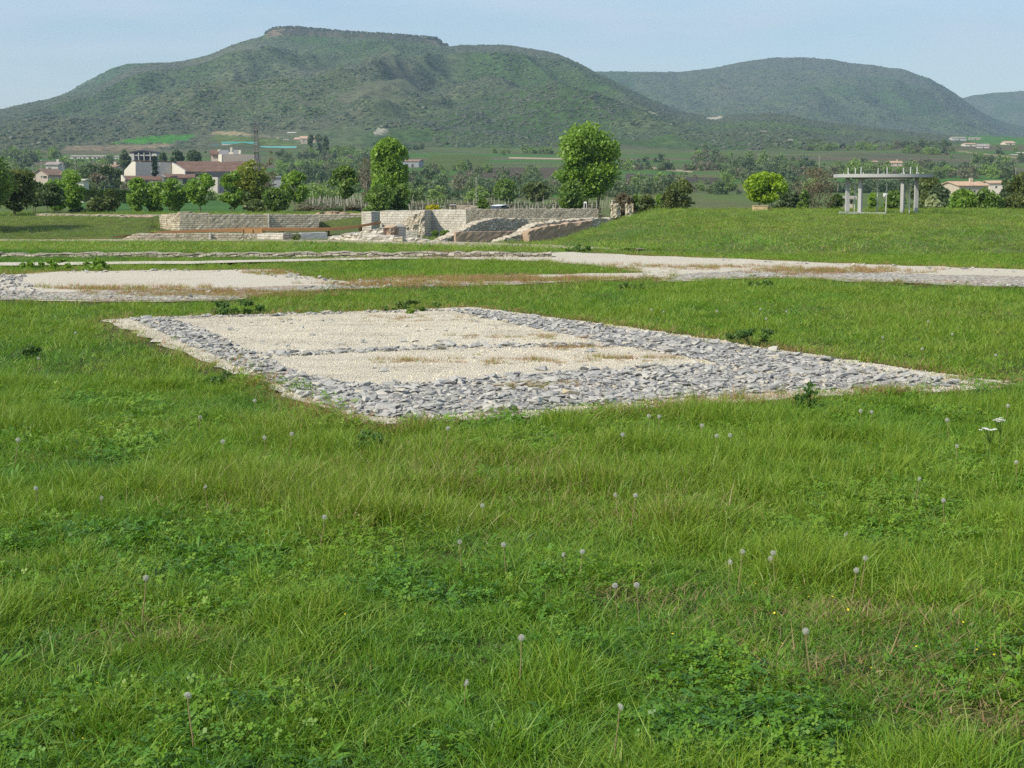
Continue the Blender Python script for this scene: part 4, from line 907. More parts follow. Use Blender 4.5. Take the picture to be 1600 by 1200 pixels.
def car(label, pxc, Y, length, rz, rowtop, paint):
    x = P(pxc, 320, Y)[0]; g = rowz(rowtop, Y) - 1.46
    root = empty('parked_car', (x, Y, g), label, 'car', None, rz); w = .86
    def hull(secs, name, m):               # secs: x, half width, z0, z1 rings
        b = MB(); n = 8
        for sx, hw, z0, z1 in secs:
            for q in range(n): 
                t = 2 * math.pi * (q + .5) / n; c_, s_ = math.cos(t), math.sin(t)
                b.v.append((sx, hw * np.sign(c_) * min(1, abs(c_) * 1.08), (z0 + z1) / 2 + (z1 - z0) / 2 * np.sign(s_) * min(1, abs(s_) * 1.08)))
        for j in range(len(secs) - 1):
            for q in range(n): b.f.append((j * n + q, j * n + (q + 1) % n, (j + 1) * n + (q + 1) % n, (j + 1) * n + q))
        b.f += [tuple(reversed(range(n))), tuple((len(secs) - 1) * n + q for q in range(n))]
        o = bpy.data.objects.new(name, b.mesh(name, m, False)); COL.objects.link(o); o.parent = root; return o
    L = length / 2
    hull([(-L, w * .8, .35, .78), (-L * .92, w, .25, .9), (-L * .4, w, .22, .95), (L * .4, w, .22, .95), (L * .9, w * .97, .25, .82), (L, w * .75, .35, .68)], 'body', paint)
    hull([(-L * .88, w * .72, .88, .98), (-L * .55, w * .8, .85, 1.36), (-L * .1, w * .8, .85, 1.44), (L * .2, w * .78, .85, 1.38), (L * .55, w * .72, .85, .96)], 'window_band', MGLASS)
    hull([(-L * .58, w * .76, 1.33, 1.40), (-L * .1, w * .78, 1.37, 1.47), (L * .22, w * .74, 1.33, 1.42)], 'roof', paint)
    for sx in (-.6, .6):
        for sy in (-1, 1):
            b = MB().tube([(L * sx, sy * (w - .18), .31), (L * sx, sy * (w + .01), .31)], .31, 16); o = bpy.data.objects.new('wheel', b.mesh('wheel', MTYRE)); COL.objects.link(o); o.parent = root
    for sy in (-1, 1):
        b = MB().box(L * .93, L * .985, sy * .6 - .13, sy * .6 + .13, .56, .70); o = bpy.data.objects.new('headlight', b.mesh('headlight', MWHITE)); COL.objects.link(o); o.parent = root
MCARW = plain('white_car_paint', (.82, .83, .84), .3, .03, 2, .5)
car('white parked car, only its roof showing above the long grey wall', 783.5, 172, 4.0, R(62), 319.6, MCARW)
# ruined stones
def ruin():
    Y = 118.
    wall('standing_stone', 'tall grey ruined stone left of the smaller one', [(954.5, Y, 312, 328), (957, Y - .1, 313, 328), (958, Y - .1, 318.5, 328), (963, Y - .2, 317.5, 328), (968, Y, 319.5, 328), (970, Y, 325, 328)], .5, MW, cat='stone', rough=.05, toprough=.12)
    wall('standing_stone', 'low grey ruined block with two uprights beside the taller stone', [(977.5, Y, 318.6, 328), (980, Y, 317.4, 328), (981, Y, 320.5, 328), (986, Y, 320.5, 328), (987, Y, 317.6, 328), (989.5, Y, 318.2, 328)], .5, MW, cat='stone', rough=.04, toprough=.08)
ruin()
def marker(px, top, Y, label, m, name='marker_post', r=.05, base=None, cap=None):
    x = P(px, 300, Y)[0]; g = Hs(x, Y) if base is None else rowz(base, Y)
    root = empty(name, (x, Y, g), label, 'post'); z = rowz(top, Y)
    MB().tube([(x, Y, g - .3), (x, Y, z)], [r, r * .8], 8).build('pole', m, root)
    if cap: MB().box(x - cap, x + cap, Y - .06, Y + .06, z - r * 6, z + r).build('cap', MWHITE, root)
marker(914.5, 317.5, 121, 'short white topped post under the tallest tree', MDARK, r=.12, cap=.11)
MUPOLE = plain('utility_pole', (.36, .35, .31), .85, .15, 1.5)
def utility_pole(px, top, Y, label, arm=True, base=None):
    x = P(px, 300, Y)[0]; g = Hs(x, Y) if base is None else rowz(base, Y); z = rowz(top, Y); r = .5 * Y / F
    root = empty('utility_pole', (x, Y, g), label, 'utility pole')
    MB().tube([(x, Y, g - .5), (x, Y, z)], [r * 1.15, r * .8], 8).build('pole', MUPOLE, root)
    if arm: MB().box(x - 1.4 * r * 2, x + 1.4 * r * 2, Y - r, Y + r, z - r * 3, z - r * 1.5).build('crossarm', MUPOLE, root)
utility_pole(744, 277, 260, 'lone utility pole behind the vineyard')
utility_pole(66, 250, 330, 'utility pole between the tiled house and the pale house behind')
utility_pole(100, 254, 300, 'pale utility pole right of the tiled house')
utility_pole(52, 257, 330, 'utility pole over the roof of the tiled house', False)
utility_pole(119, 246, 420, 'distant utility pole left of the museum', False)
utility_pole(1279, 244, 520, 'twin distant utility pole left of the concrete ring')
utility_pole(1309, 287, 160, 'utility pole above the bush by the stone hut', False)
utility_pole(1586, 262, 360, 'distant utility pole near the right edge')

# ------------------------------------------------------------------ buildings
MWALL = plain('cream_render', (.62, .57, .48), .9, .08, .4, .1); MWALLW = plain('pale_render', (.58, .55, .46), .9, .06, .4, .1); MWALLG = plain('grey_render', (.50, .48, .43), .9, .1, .4, .1)
MPINK = plain('pinkish_render', (.46, .40, .33), .9, .08, .4, .1); MSTONEW = plain('old_stone', (.46, .40, .31), .95, .2, 1.0, .1, .3)
def m_tile(name, c):
    def b(n, out):
        o = obc(n); w = nd(n, 'ShaderNodeTexWave', wave_type='BANDS', bands_direction='X'); w.inputs['Scale'].default_value = 1.6; w.inputs['Distortion'].default_value = .6; n.links.new(o, w.inputs['Vector'])
        k = noise(n, .6, 5, .65, o); q = noise(n, 5, 3, .6, o)
        cc = mixc(n, mrange(n, k, .3, .7, 0, 1), tuple(x * .8 for x in c), tuple(x * 1.2 for x in c)); cc = mixc(n, mrange(n, q, .5, .8, 0, .5), cc, tuple(x * .6 for x in c))
        princ(n, out, cc, .9, bump(n, w.outputs['Fac'], .5, .05), .1)
    return mat(name, b)
MTILE = m_tile('terracotta_tile', (.31, .215, .155)); MTILER = m_tile('red_tile', (.175, .115, .09)); MTILEP = m_tile('pale_tile', (.55, .38, .26)); MTILEG = m_tile('grey_tile', (.33, .30, .27))
MTEAL = plain('teal_sheet', (.06, .26, .22), .5, .12, 1, .4); MTEALD = plain('dark_teal_sheet', (.03, .13, .13), .5, .12, 1, .4); MSLATE = plain('dark_metal_sheet', (.035, .032, .042), .6, .15, 1, .3); MPLANT = plain('plant_room_sheet', (.28, .29, .31), .6, .1, 1, .3)
def cube_at(x0, x1, y0, y1, z0, z1): return MB().box(x0, x1, y0, y1, z0, z1)
def house(name, label, px0, px1, top, eave, base, Y, roofm, wallm, wins=(), axis='x', depth=8.0, yaw=0.0, group=None, chimney=True, door=None, cat='house'):
    """front face spans px0..px1 at depth Y; wins: (px, row, w, h in photo pixels)"""
    if Y > 550: Y = landY((px0 + px1) / 2, base)
    m = Y / F; xc = P((px0 + px1) / 2, 300, Y)[0]; w = (px1 - px0) * m; zb, ze, zt = rowz(base, Y), rowz(eave, Y), rowz(top, Y)
    root = empty(name, (xc, Y, zb), label, cat, group, yaw)
    def put(b, nm, mm, par=None):
        o = bpy.data.objects.new(nm, b.mesh(nm, mm)); COL.objects.link(o); o.parent = par or root; return o
    h, he = zt - zb, ze - zb; a = w / 2; gb = min(-1.5, Hs(xc, Y) - zb - 1.0) if Y < 550 else -2.5
    b = MB()
    if axis == 'x':                        # ridge along the front
        prof_ = [(0, gb), (0, he), (depth / 2, h), (depth, he), (depth, gb)]
        b.prism([(-a, y, z) for y, z in prof_], [(a, y, z) for y, z in prof_])
    else:
        prof_ = [(-a, gb), (-a, he), (0, h), (a, he), (a, gb)]
        b.prism([(x, 0, z) for x, z in reversed(prof_)], [(x, depth, z) for x, z in reversed(prof_)])
    put(b, 'wall', wallm); t = .16; ov = .35
    for sg in (0, 1):
        b = MB()
        if axis == 'x':
            ys = [(-ov, he - ov * (h - he) / (depth / 2)), (depth / 2, h)] if sg == 0 else [(depth + ov, he - ov * (h - he) / (depth / 2)), (depth / 2 + .004, h)]
            q = [(-a - ov, ys[0][0], ys[0][1] + .02), (a + ov, ys[0][0], ys[0][1] + .02), (a + ov, ys[1][0], ys[1][1] + .02), (-a - ov, ys[1][0], ys[1][1] + .02)]
        else:
            xs = (-a - ov, -.002) if sg == 0 else (a + ov, .002); zl = he - ov * (h - he) / a
            q = [(xs[0], -ov, zl + .02), (xs[1], -ov, h + .02), (xs[1], depth + ov, h + .02), (xs[0], depth + ov, zl + .02)]
        up = [(x, y, z + t) for x, y, z in q]
        if (np.cross(np.subtract(q[1], q[0]), np.subtract(q[2], q[0])))[2] < 0: q, up = q[::-1], up[::-1]
        b.prism(q, up); rf = put(b, 'roof', roofm)
        if chimney and sg == 0:
            cb = MB().box(a * .3, a * .3 + .7, depth * .4 if axis == 'x' else depth * .5, depth * .4 + .6 if axis == 'x' else depth * .5 + .6, h - .6, h + .9)
            put(cb, 'chimney', wallm, rf)
    for px, row, ww, hh in wins:
        x = (px - (px0 + px1) / 2) * m; z = rowz(row, Y) - zb; ww *= m / 2; hh *= m / 2
        b = MB().box(x - ww - .06, x + ww + .06, -.05, -.004, z - hh - .06, z + hh + .06); fr = put(b, 'window', MWALLW)
        put(MB().box(x - ww, x + ww, -.075, -.053, z - hh, z + hh), 'pane', MGLASS, fr)
    if door:
        px, row, ww, hh = door; x = (px - (px0 + px1) / 2) * m; z = rowz(row, Y) - zb
        put(MB().box(x - ww * m / 2, x + ww * m / 2, -.06, -.004, z - hh * m / 2, z + hh * m / 2), 'door', MDARK)
    return root
house('tiled_house', 'low pinkish house with a terracotta gable roof behind the left trees', 50, 77, 264.5, 273, 284, 330, MTILE, MPINK, ((66, 276, 2, 3), (72, 276.5, 6, 3.5)), 'y', 7, R(-14), chimney=False)
house('house_annex', 'lower tiled annex joined to the right of the pinkish house', 76, 94, 269, 273.5, 284, 334, MTILE, MPINK, ((84, 278, 2, 3),), 'x', 6, chimney=False)
house('pale_house', 'small pale house behind the pinkish tiled house', 73, 92, 253.5, 257.5, 268, 450, MTILEG, MWALLG, ((79, 263, 4, 2.6),), 'x', 7)
house('tiled_house', 'low tiled roof showing among dark trees left of the museum', 160, 182, 258, 261, 268, 430, MTILE, MPINK, ((171, 265, 3, 3),), 'x', 8)
house('long_building', 'long low pale farm building far left behind the dark trees', 112, 166, 242.6, 244.6, 249, 760, MTILEG, MWALLW, ((120, 247, 3, 2), (134, 247, 3, 2), (150, 247, 3, 2)), 'x', 9, chimney=False, cat='building')
house('small_building', 'tiny pale building right of the long low farm building', 181, 188, 243.5, 245, 249.5, 770, MTILEG, MWALLW, ((184.5, 247.4, 1.6, 1.6),), 'x', 6, chimney=False, cat='building')
house('white_shed', 'little white flat shed above the clipped hedge', 117, 131, 281.2, 282, 287, 240, MWALLW, MWALLW, ((121, 284, 2, 1.6),), 'x', 3, chimney=False, cat='shed')
house('grey_shed', 'pale grey shed behind the bush right of the willow', 425, 441, 276.8, 277.4, 291, 330, MPLANT, MPLANT, ((430, 288, 4, 2),), 'x', 5, chimney=False, cat='shed')
HG = 'stone houses of the hill farm'
house('farmhouse', 'big pale stone farmhouse with a terracotta roof under the flat topped hill', 472, 492, 212.6, 216.5, 225.5, 930, MTILEP, MSTONEW, ((476, 220, 1.6, 2), (482, 220, 1.6, 2), (488, 220, 1.6, 2)), 'x', 11, R(10), HG)
house('farmhouse', 'narrow pale farmhouse block left of the big one under the hill', 460.5, 471, 215, 217.4, 222.6, 925, MTILEP, MWALLW, ((464, 219.6, 1.4, 1.6),), 'x', 9, R(-8), HG)
house('farmhouse', 'low wing at the right end of the hill farmhouse', 492.4, 503, 217.8, 219.6, 225.5, 925, MTILEP, MSTONEW, ((497, 222, 1.4, 1.6),), 'x', 8, R(14), HG, chimney=False)
house('small_building', 'tiny pale hut left of the hill farmhouses', 444, 452, 217.6, 218.8, 222, 900, MTILEG, MWALLG, ((447, 220.4, 1.2, 1.2),), 'x', 6, chimney=False, cat='building')
house('small_building', 'thin white roofed shed above the hill farmhouses', 451, 466, 206.4, 207.6, 210.6, 1080, MWALLW, MWALLG, ((456, 209.2, 1.4, 1),), 'x', 8, chimney=False, cat='building')
house('barn', 'long grey barn with a reddish roof right of the poplar', 629, 655, 249.4, 252.2, 262, 620, MTILE, MPLANT, ((636, 257, 3, 2.4),), 'x', 10, R(-10), chimney=False, door=(645, 259, 3, 5), cat='barn')
house('farmhouse', 'pale tiled house on the slope above the concrete ring', 1387, 1408, 251.8, 254.4, 260.4, 820, MTILEP, MSTONEW, ((1393, 257, 1.6, 1.8), (1401, 257, 1.6, 1.8)), 'x', 10, R(-6))
house('small_building', 'tiny tiled shed left of the house above the concrete ring', 1358.5, 1370, 251.6, 252.6, 255, 850, MTILEP, MSTONEW, ((1364, 254, 1.2, 1),), 'x', 6, chimney=False, cat='building')
house('farmhouse', 'large stone farmhouse with a long terracotta roof behind the right bushes', 1497, 1546, 284.5, 290.4, 306, 330, MTILEP, MSTONEW, ((1514, 296, 2.4, 3.6), (1522, 299, 2.4, 4), (1534, 295, 2.4, 3.4)), 'x', 9, R(12), door=(1518, 301, 2.4, 6))
house('house_annex', 'shorter tiled house right of the large stone farmhouse', 1547, 1570, 283.2, 286.4, 299, 350, MTILEP, MWALL, ((1556, 292, 2.4, 3),), 'x', 8, R(-4), chimney=False)
VG = 'houses of the hillside hamlet'
for lb, a, b_, t, e, s_, Y, rm, wm, yw in (
    ('topmost long pale house of the hillside hamlet, its left half', 1484.5, 1507, 213.8, 215.6, 221.4, 1240, MTILEG, MWALLG, 5), ('topmost pale house of the hillside hamlet, its right half', 1512, 1529, 214.8, 216.4, 219.6, 1245, MTILEG, MSTONEW, -5),
    ('pale house in the middle of the hillside hamlet', 1505.5, 1523, 223.6, 225.2, 230, 1150, MTILEP, MWALL, 4), ('grey house with a dark gable right of the middle of the hamlet', 1525, 1542.5, 224.8, 228.4, 232.6, 1150, MTILEG, MWALLG, -12),
    ('cream house alone on the green field right of the hamlet', 1568, 1583.5, 220.6, 223.4, 227.4, 1180, MTILEP, MWALL, 8), ('white roofed house at the right edge below the hamlet', 1590, 1598.5, 238, 239.4, 241.4, 1000, MWALLW, MWALLW, 0),
    ('low white shed at the right edge below the hamlet', 1580, 1589.5, 241.4, 242.2, 244, 990, MWALLW, MWALLG, 0)):
    house('hamlet_house', lb, a, b_, t, e, s_, Y, rm, wm, (((a + b_) / 2, (e + s_) / 2, 1.8, 1.6),), 'x', 9, R(yw), VG, chimney=False)
house('small_building', 'tiny white building alone on the wooded slope above the lime green tree', 1230, 1237, 218.4, 219, 222.2, 1150, MWALLW, MWALLW, ((1235, 220.8, 2, 1.2),), 'x', 5, chimney=False, cat='building')
house('small_building', 'tiny pale building by the dark pines on the low ridge', 1187, 1196, 204.6, 205.6, 208.6, 1180, MTILEG, MWALLW, ((1191, 207.2, 1.6, 1),), 'x', 5, chimney=False, cat='building')
house('stone_hut', 'small stone hut with a dark opening seen through the concrete ring', 1315.5, 1333, 309.2, 311, 326, 150, MTILEG, MPINK, (), 'x', 2.5, R(-10), chimney=False, door=(1330.5, 315.5, 3, 5), cat='hut')
marker(1383.4, 302.6, 190, 'white box on a post seen between the poles of the concrete ring', MUPOLE, 'post_box', .06, None, .24)

def museum():
    Y = 400.; root = empty('museum_building', P(290, 290, Y), 'large pale museum with red tiled roof bands and a beige upper block', 'museum')
    def pt(px, row, y): return P(px, row, y)
    def solid(front, nm, m, back, par=None):   # front: list of (px, Y, row_top, row_base); extruded straight back
        b = MB(); bt = [pt(p, rb, y) for p, y, rt, rb in front] ; tp = [pt(p, rt, y) for p, y, rt, rb in front]
        bb = [(x, y + back, z) for x, y, z in reversed(bt)]; tb = [(x, y + back, z) for x, y, z in reversed(tp)]
        b.prism(bt + bb, tp + tb); return b.build(nm, m, par or root)
    base = 304.
    # the tall hall: zigzag front with two lit end faces
    solid([(194, 404, 266.5, base), (207, 399.4, 252, base), (211.8, 398, 253.2, base)], 'end_wall', MWALLW, 8)
    solid([(212, 398.02, 253.4, base), (249, 402.6, 253.4, base), (250, 402.5, 253.4, base), (268.6, 404.4, 253.6, base)], 'hall_wall', MWALLG, 12)  # shade of this face put into a greyer render than the end walls
    solid([(269, 403.5, 254, 304), (288.5, 398.4, 266.4, 304), (289, 398.4, 266.6, 304)], 'end_wall', MWALLW, 6)
    solid([(207, 399.2, 250.6, 252), (270, 404.2, 251.6, 253.2)], 'roof', MTILER, 13)
    def slope(px0, px1, r0, r1, y, dy, nm='roof', m=MTILER, skew=0):
        b = MB(); q = [pt(px0, r1, y), pt(px1, r1, y), pt(px1 - skew, r0, y + dy), pt(px0 - skew, r0, y + dy)]
        b.prism([(x, yy, z - .25) for x, yy, z in q], q); return b.build(nm, m, root)
    slope(270, 402, 252, 257.4, 404.6, 4, skew=0); slope(279, 402, 257.8, 262.4, 402.3, 2.2); slope(287, 402, 262.8, 267.2, 400, 2.2)
    solid([(289.4, 401.2, 267.6, 272), (402, 401.2, 267.6, 272)], 'clerestory_wall', MWALLG, 5)
    solid([(322, 399.6, 268.2, 304), (402, 399.6, 268.2, 304)], 'dark_infill', MGLASS, .4)  # dark slab filling the gap below the roof bands
    solid([(337, 398.6, 279, 304), (350, 398.6, 280, 304)], 'entrance_wall', MPLANT, .8)
    # low front wings
    slope(194.5, 252, 274.4, 280.2, 394, 4.2); slope(254, 305, 271.8, 276.6, 395.5, 3.5); slope(266, 305, 274.4, 277, 394.6, .8)
    solid([(196, 394.8, 280, 306), (255, 394.8, 280, 306)], 'front_wall', MWALL, 3.0); solid([(257, 396.0, 276.4, 306), (340, 396.0, 276.8, 306)], 'front_wall', MWALL, 3.2)
    solid([(189, 394.4, 273.4, 283.5), (190.6, 393.9, 273.6, 283.5), (195.6, 393.4, 280.4, 283.5)], 'end_wall', MWALLW, 2.0)
    solid([(251, 393.4, 273.2, 275), (252, 393.2, 273.4, 276.4), (256, 393.0, 276.6, 277.2)], 'parapet', MWALLW, 3.0)
    for px, r, w, h, y in ((207, 285.4, 7, 5, 394.8), (226.5, 286, 9, 9, 394.8), (289, 282, 6, 10.5, 396.0), (274, 281, 3, 5, 396.0)):
        m = y / F; x, _, z = pt(px, r, y); f = MB().box(x - w * m / 2 - .12, x + w * m / 2 + .12, y - .08, y - .006, z - h * m / 2 - .1, z + h * m / 2 + .1).build('window', MPLANT, root)
        MB().box(x - w * m / 2, x + w * m / 2, y - .12, y - .084, z - h * m / 2, z + h * m / 2).build('pane', MGLASS, f)
    # upper beige block and plant on its roof
    solid([(341, 409.2, 241.4, 302), (347, 407.6, 240.8, 302), (398.5, 410.4, 241.2, 302)], 'upper_block', MPINK, 9)
    solid([(341.2, 409.0, 241.8, 257.8), (346.6, 407.5, 241.2, 257.8)], 'end_wall', MWALLW, .05)
    for a, b_, r0, r1, y, m in ((342, 357, 234.6, 241, 413, MPLANT), (365, 372, 234, 240.6, 412.5, MPLANT), (372.4, 376, 234.4, 240.6, 412.2, MWALLW), (357.4, 364.6, 237.6, 240.8, 413, MWALLW), (359.6, 362.8, 230.4, 232.6, 420, MWALLW), (340, 344.4, 233.6, 236.6, 414, MWALL)):
        solid([(a, y, r0, r1 + (6 if r0 < 232 else 0)), (b_, y, r0, r1 + (6 if r0 < 232 else 0))], 'roof_unit', m, 1.2)
    solid([(330, 415, 240.6, 302), (342, 415, 235.4, 302)], 'gable_wall', MPINK, 5); slope(328, 343, 234.6, 241, 414.4, .8, skew=0)
museum()
b = MB(); Y = 380.
MLAT = plain('mast_steel', (.17, .155, .14), .6, .15, 2, .3)
def lattice_mast():
    Y = 385.; x = P(402, 300, Y)[0]; g = Hs(x, Y); zt = rowz(195, Y); root = empty('lattice_mast', (x, Y, g), 'dark steel lattice mast beside the museum', 'mast'); n = 11; w0, w1 = .58, .36; r = .042
    for sx in (-1, 1):
        for sy in (-1, 1): MB().tube([(x + sx * w0, Y + sy * w0, g - .5), (x + sx * w1, Y + sy * w1, zt)], r * 1.5, 5).build('leg', MLAT, root)
    b = MB(); zs = np.linspace(g + 1, zt - .3, n + 1)
    for i in range(n):
        wa, wb = np.interp([zs[i], zs[i + 1]], [g, zt], [w0, w1])
        for c, d in (((-1, -1), (1, -1)), ((1, -1), (1, 1)), ((1, 1), (-1, 1)), ((-1, 1), (-1, -1))):
            b.tube([(x + c[0] * wa, Y + c[1] * wa, zs[i]), (x + d[0] * wb, Y + d[1] * wb, zs[i + 1])], r, 4); b.tube([(x + d[0] * wa, Y + d[1] * wa, zs[i]), (x + c[0] * wb, Y + c[1] * wb, zs[i + 1])], r, 4)
            b.tube([(x + c[0] * wb, Y + c[1] * wb, zs[i + 1]), (x + d[0] * wb, Y + d[1] * wb, zs[i + 1])], r, 4)
    b.build('bracing', MLAT, root)
    for zz in (rowz(203, Y), rowz(237, Y)): MB().box(x - .85, x + .85, Y - .85, Y + .85, zz - .12, zz + .12).build('platform', MLAT, root)
    MB().tube([(x, Y, zt - .5), (x, Y, rowz(188, Y))], .05, 5).build('antenna', MLAT, root)
lattice_mast()
def hangar():
    Y = landY(225, 252); m = Y / F; xa, xb = P(204, 300, Y)[0], P(246, 300, Y)[0]; zt, ze, zb = rowz(234.6, Y), rowz(238, Y), rowz(252, Y)
    root = empty('open_hangar', ((xa + xb) / 2, Y, zb), 'open hangar with an arched dark roof behind the museum', 'hangar'); k = 14
    top = [(xa + (xb - xa) * i / k, ze + (zt - ze) * math.sin(math.pi * i / k)) for i in range(k + 1)]
    b = MB(); ring_ = top + [(x, z - .7) for x, z in reversed(top)]
    b.prism([(x, Y, z) for x, z in ring_], [(x, Y + 16, z) for x, z in ring_]); b.build('roof', MSLATE, root)
    MB().box(xa, xa + 7 * m, Y + .1, Y + 15.9, zb - 1, ze - .72).build('side_wall', MWALLG, root); MB().box(xb - 7 * m, xb, Y + .1, Y + 15.9, rowz(244, Y), ze - .72).build('side_wall', MWALLG, root)
    MB().box(xa + 7 * m, xb - 7 * m, Y + 14, Y + 14.3, zb - 1, ze + .3).build('back_wall', MSLATE, root)
    for px in (218, 226.5, 236): x = P(px, 300, Y)[0]; MB().box(x - .2, x + .2, Y + .2, Y + .6, zb - 1, ze - .2).build('pillar', MWALLG, root)
    MB().box(xa + 7.2 * m, xb - 7.2 * m, Y + .62, Y + .8, rowz(243.4, Y), rowz(241.8, Y)).build('beam', MWALLG, root)
hangar()
def greenhouse(px0, px1, top, base, Y, label, roofm, side):
    Y = landY((px0 + px1) / 2, base)
    xa, xb = P(px0, 300, Y)[0], P(px1, 300, Y)[0]; zt, zb = rowz(top, Y), rowz(base, Y); h = zt - zb; root = empty('greenhouse', ((xa + xb) / 2, Y, zb), label, 'greenhouse', 'long low green roofed sheds on the slope'); D = 7; k = 10
    a = [(D / 2 - D / 2 * math.cos(math.pi * i / k), h * (side + (1 - side) * math.sin(math.pi * i / k))) for i in range(k + 1)]
    arc = [(Y + y, zb + z) for y, z in a]; ring_ = arc + [(y, z - .12) for y, z in reversed(arc)]
    b = MB(); b.prism([(xa, y, z) for y, z in ring_], [(xb, y, z) for y, z in ring_]); b.build('roof', roofm, root)
    MB().box(xa + .1, xb - .1, Y + .15, Y + D - .15, zb - 2, zb + h * (side - .03)).build('side_wall', MWALLW, root)
    for x in (xa - .05, xb + .01): MB().prism([(x, y, z) for y, z in [(Y, zb - 2)] + arc + [(Y + D, zb - 2)]], [(x + .04, y, z) for y, z in [(Y, zb - 2)] + arc + [(Y + D, zb - 2)]]).build('end_wall', MWALLW, root)
greenhouse(348, 402, 221.2, 227, 980, 'longest green roofed shed with a pale side wall on the slope', MTEAL, .42)
greenhouse(318.5, 344, 225.4, 229.6, 960, 'short dark green shed with a white left end on the slope', MTEALD, .1)
greenhouse(408, 464, 228.2, 232.6, 880, 'pale teal tunnel shed right of the lattice mast', plain('pale_teal_sheet', (.12, .36, .32), .5, .12, 1, .4), .1)
def hilltop_mast():
    Y = 2715.; x = P(457, 300, Y)[0]; z0, z1 = rowz(56, Y), rowz(40.5, Y); root = empty('radio_mast', (x, Y, z0), 'thin radio mast on the cliff top of the hill', 'mast')
    MB().tube([(x, Y, z0), (x, Y, z1)], [.7, .35], 6).build('pole', MUPOLE, root); MB().box(x - 1.2, x + 1.2, Y - .5, Y + .5, z1 - 5, z1 - 3).build('aerial', MUPOLE, root)
hilltop_mast()

# ------------------------------------------------------------------ vineyard stakes
def stakes():
    base = None; rg = random.Random(5); rows_ = []
    for j in range(8):
        Y = 150 + j * 13; px = 482 + rg.uniform(0, 8) + j * 2
        while px < 905 + j * 8:
            rows_.append((px, Y + rg.uniform(-2, 2))); px += rg.uniform(7, 14) * (150 / Y) ** .4
    MSTK = plain('weathered_stake', (.40, .37, .30), .9, .2, 3, .1)
    me = MB().tube([(0, 0, -.4), (.01, 0, .6), (0, .01, 1.0)], [.038, .034, .028], 6).mesh('vineyard_stake', MSTK)
    for px, Y in rows_:
        x = (px - 800) / F * Y; z = Hs(x, Y); row = HZ - (z + 1.6 - EYE) * F / Y
        if row > 338: continue
        o = link('vineyard_stake', me); o.location = (x, Y, z); o.scale = (1, 1, rg.uniform(.8, 1.45)); o.rotation_euler = (rg.gauss(0, .05), rg.gauss(0, .06), rg.uniform(0, 6))
        tag(o, 'weathered wooden stake among the vines behind the ruins', 'stake', 'stakes of the vineyard')
    # low leafless vines between the stakes
    n = 1000; Y = RNG.integers(0, 8, n) * 13 + 150 + RNG.normal(0, .6, n); px = RNG.uniform(478, 930, n); x = (px - 800) / F * Y; z = H(x, Y); s = RNG.uniform(.5, 1.0, n)
    pal = np.array([(.19, .18, .12), (.13, .19, .07), (.22, .21, .15)])
    scatter('vineyard_vines', CT[:4], np.stack([x, Y, z - .1], -1), np.stack([0 * x, 0 * x, RNG.random(n) * 6.28], -1), np.stack([s * 1.3, s, s * .38], -1), RNG.integers(0, 4, n), pal[RNG.integers(0, 3, n)], 'low vines of the vineyard behind the ruins')
stakes()

# ------------------------------------------------------------------ rubble stones of the foundation
def stone_mesh(i):
    rg = random.Random(300 + i); bm = bmesh.new(); fx, fy, fz = 1.0, rg.uniform(.55, .85), rg.uniform(.2, .36)
    for _ in range(10): 
        v = np.array([rg.gauss(0, 1) for _ in range(3)]); v /= np.abs(v).max() ** .8 * np.linalg.norm(v) ** .2; bm.verts.new((v[0] * fx * .5, v[1] * fy * .5, v[2] * fz * .5))
    bmesh.ops.convex_hull(bm, input=bm.verts[:]); 
    for v in [v for v in bm.verts if not v.link_faces]: bm.verts.remove(v)
    bmesh.ops.bevel(bm, geom=bm.edges[:], offset=.014, segments=1, affect='EDGES')
    me = bpy.data.meshes.new('rubble_stone'); bm.to_mesh(me); bm.free(); me.materials.append(MST); return me
STM = [stone_mesh(i) for i in range(14)]; STP = [proto('rubble_stone', m) for m in STM]
def band(a, b, wl, wr, dens, rg):          # points along a-b (plan), offset to the left by -wl..wr
    a, b = np.array(a), np.array(b); L = np.linalg.norm(b - a); t = (b - a) / L; nn = np.array([-t[1], t[0]]); n = int(L * (wl + wr) * dens)
    s = rg.uniform(-.1, L + .1, n); o = rg.uniform(-wl, wr, n); o += (fbm(s / .4, s * 0, 3) - .5) * .2
    return np.outer(s, t) + a + np.outer(o, nn)
def inpoints(polypx, dens, rg):
    poly = np.array(gp(polypx)); lo, hi = poly.min(0), poly.max(0); n = int((hi - lo).prod() * dens); p = rg.uniform(lo, hi, (n, 2))
    return p[inpoly(p[:, 0], p[:, 1], [tuple(q) for q in poly])]
rg = np.random.default_rng(21)
S = [inpoints([(203, 499), (262, 498), (330, 522), (400, 556), (470, 585), (560, 604), (660, 600), (760, 594), (900, 581), (1130, 570), (1300, 583), (1530, 603), (1450, 608), (1250, 613), (1130, 622), (900, 638), (640, 658), (560, 654), (470, 622), (380, 578), (300, 544)], 330, rg),
     inpoints([(700, 487), (740, 484.5), (790, 491), (1000, 519), (1300, 565), (1520, 602), (1300, 586), (1120, 569), (1000, 548), (860, 520), (760, 500)], 285, rg),
     inpoints([(260, 497.5), (480, 491), (710, 485.5), (710, 488), (480, 493.6), (262, 500.5)], 170, rg), inpoints([(400, 553), (520, 549.5), (740, 541), (980, 539), (980, 543), (740, 546), (520, 555), (420, 562)], 380, rg)]
def m_chips(n, out):
    p = pos(n); v = nd(n, 'ShaderNodeTexVoronoi'); v.inputs['Scale'].default_value = 26; n.links.new(p, v.inputs['Vector'])
    princ(n, out, ramp(n, v.outputs['Color'], [(0, (.16, .165, .165)), (.6, (.29, .29, .28)), (1, (.42, .405, .36))]), .95, bump(n, v.outputs['Distance'], 1.0, .03), .1)
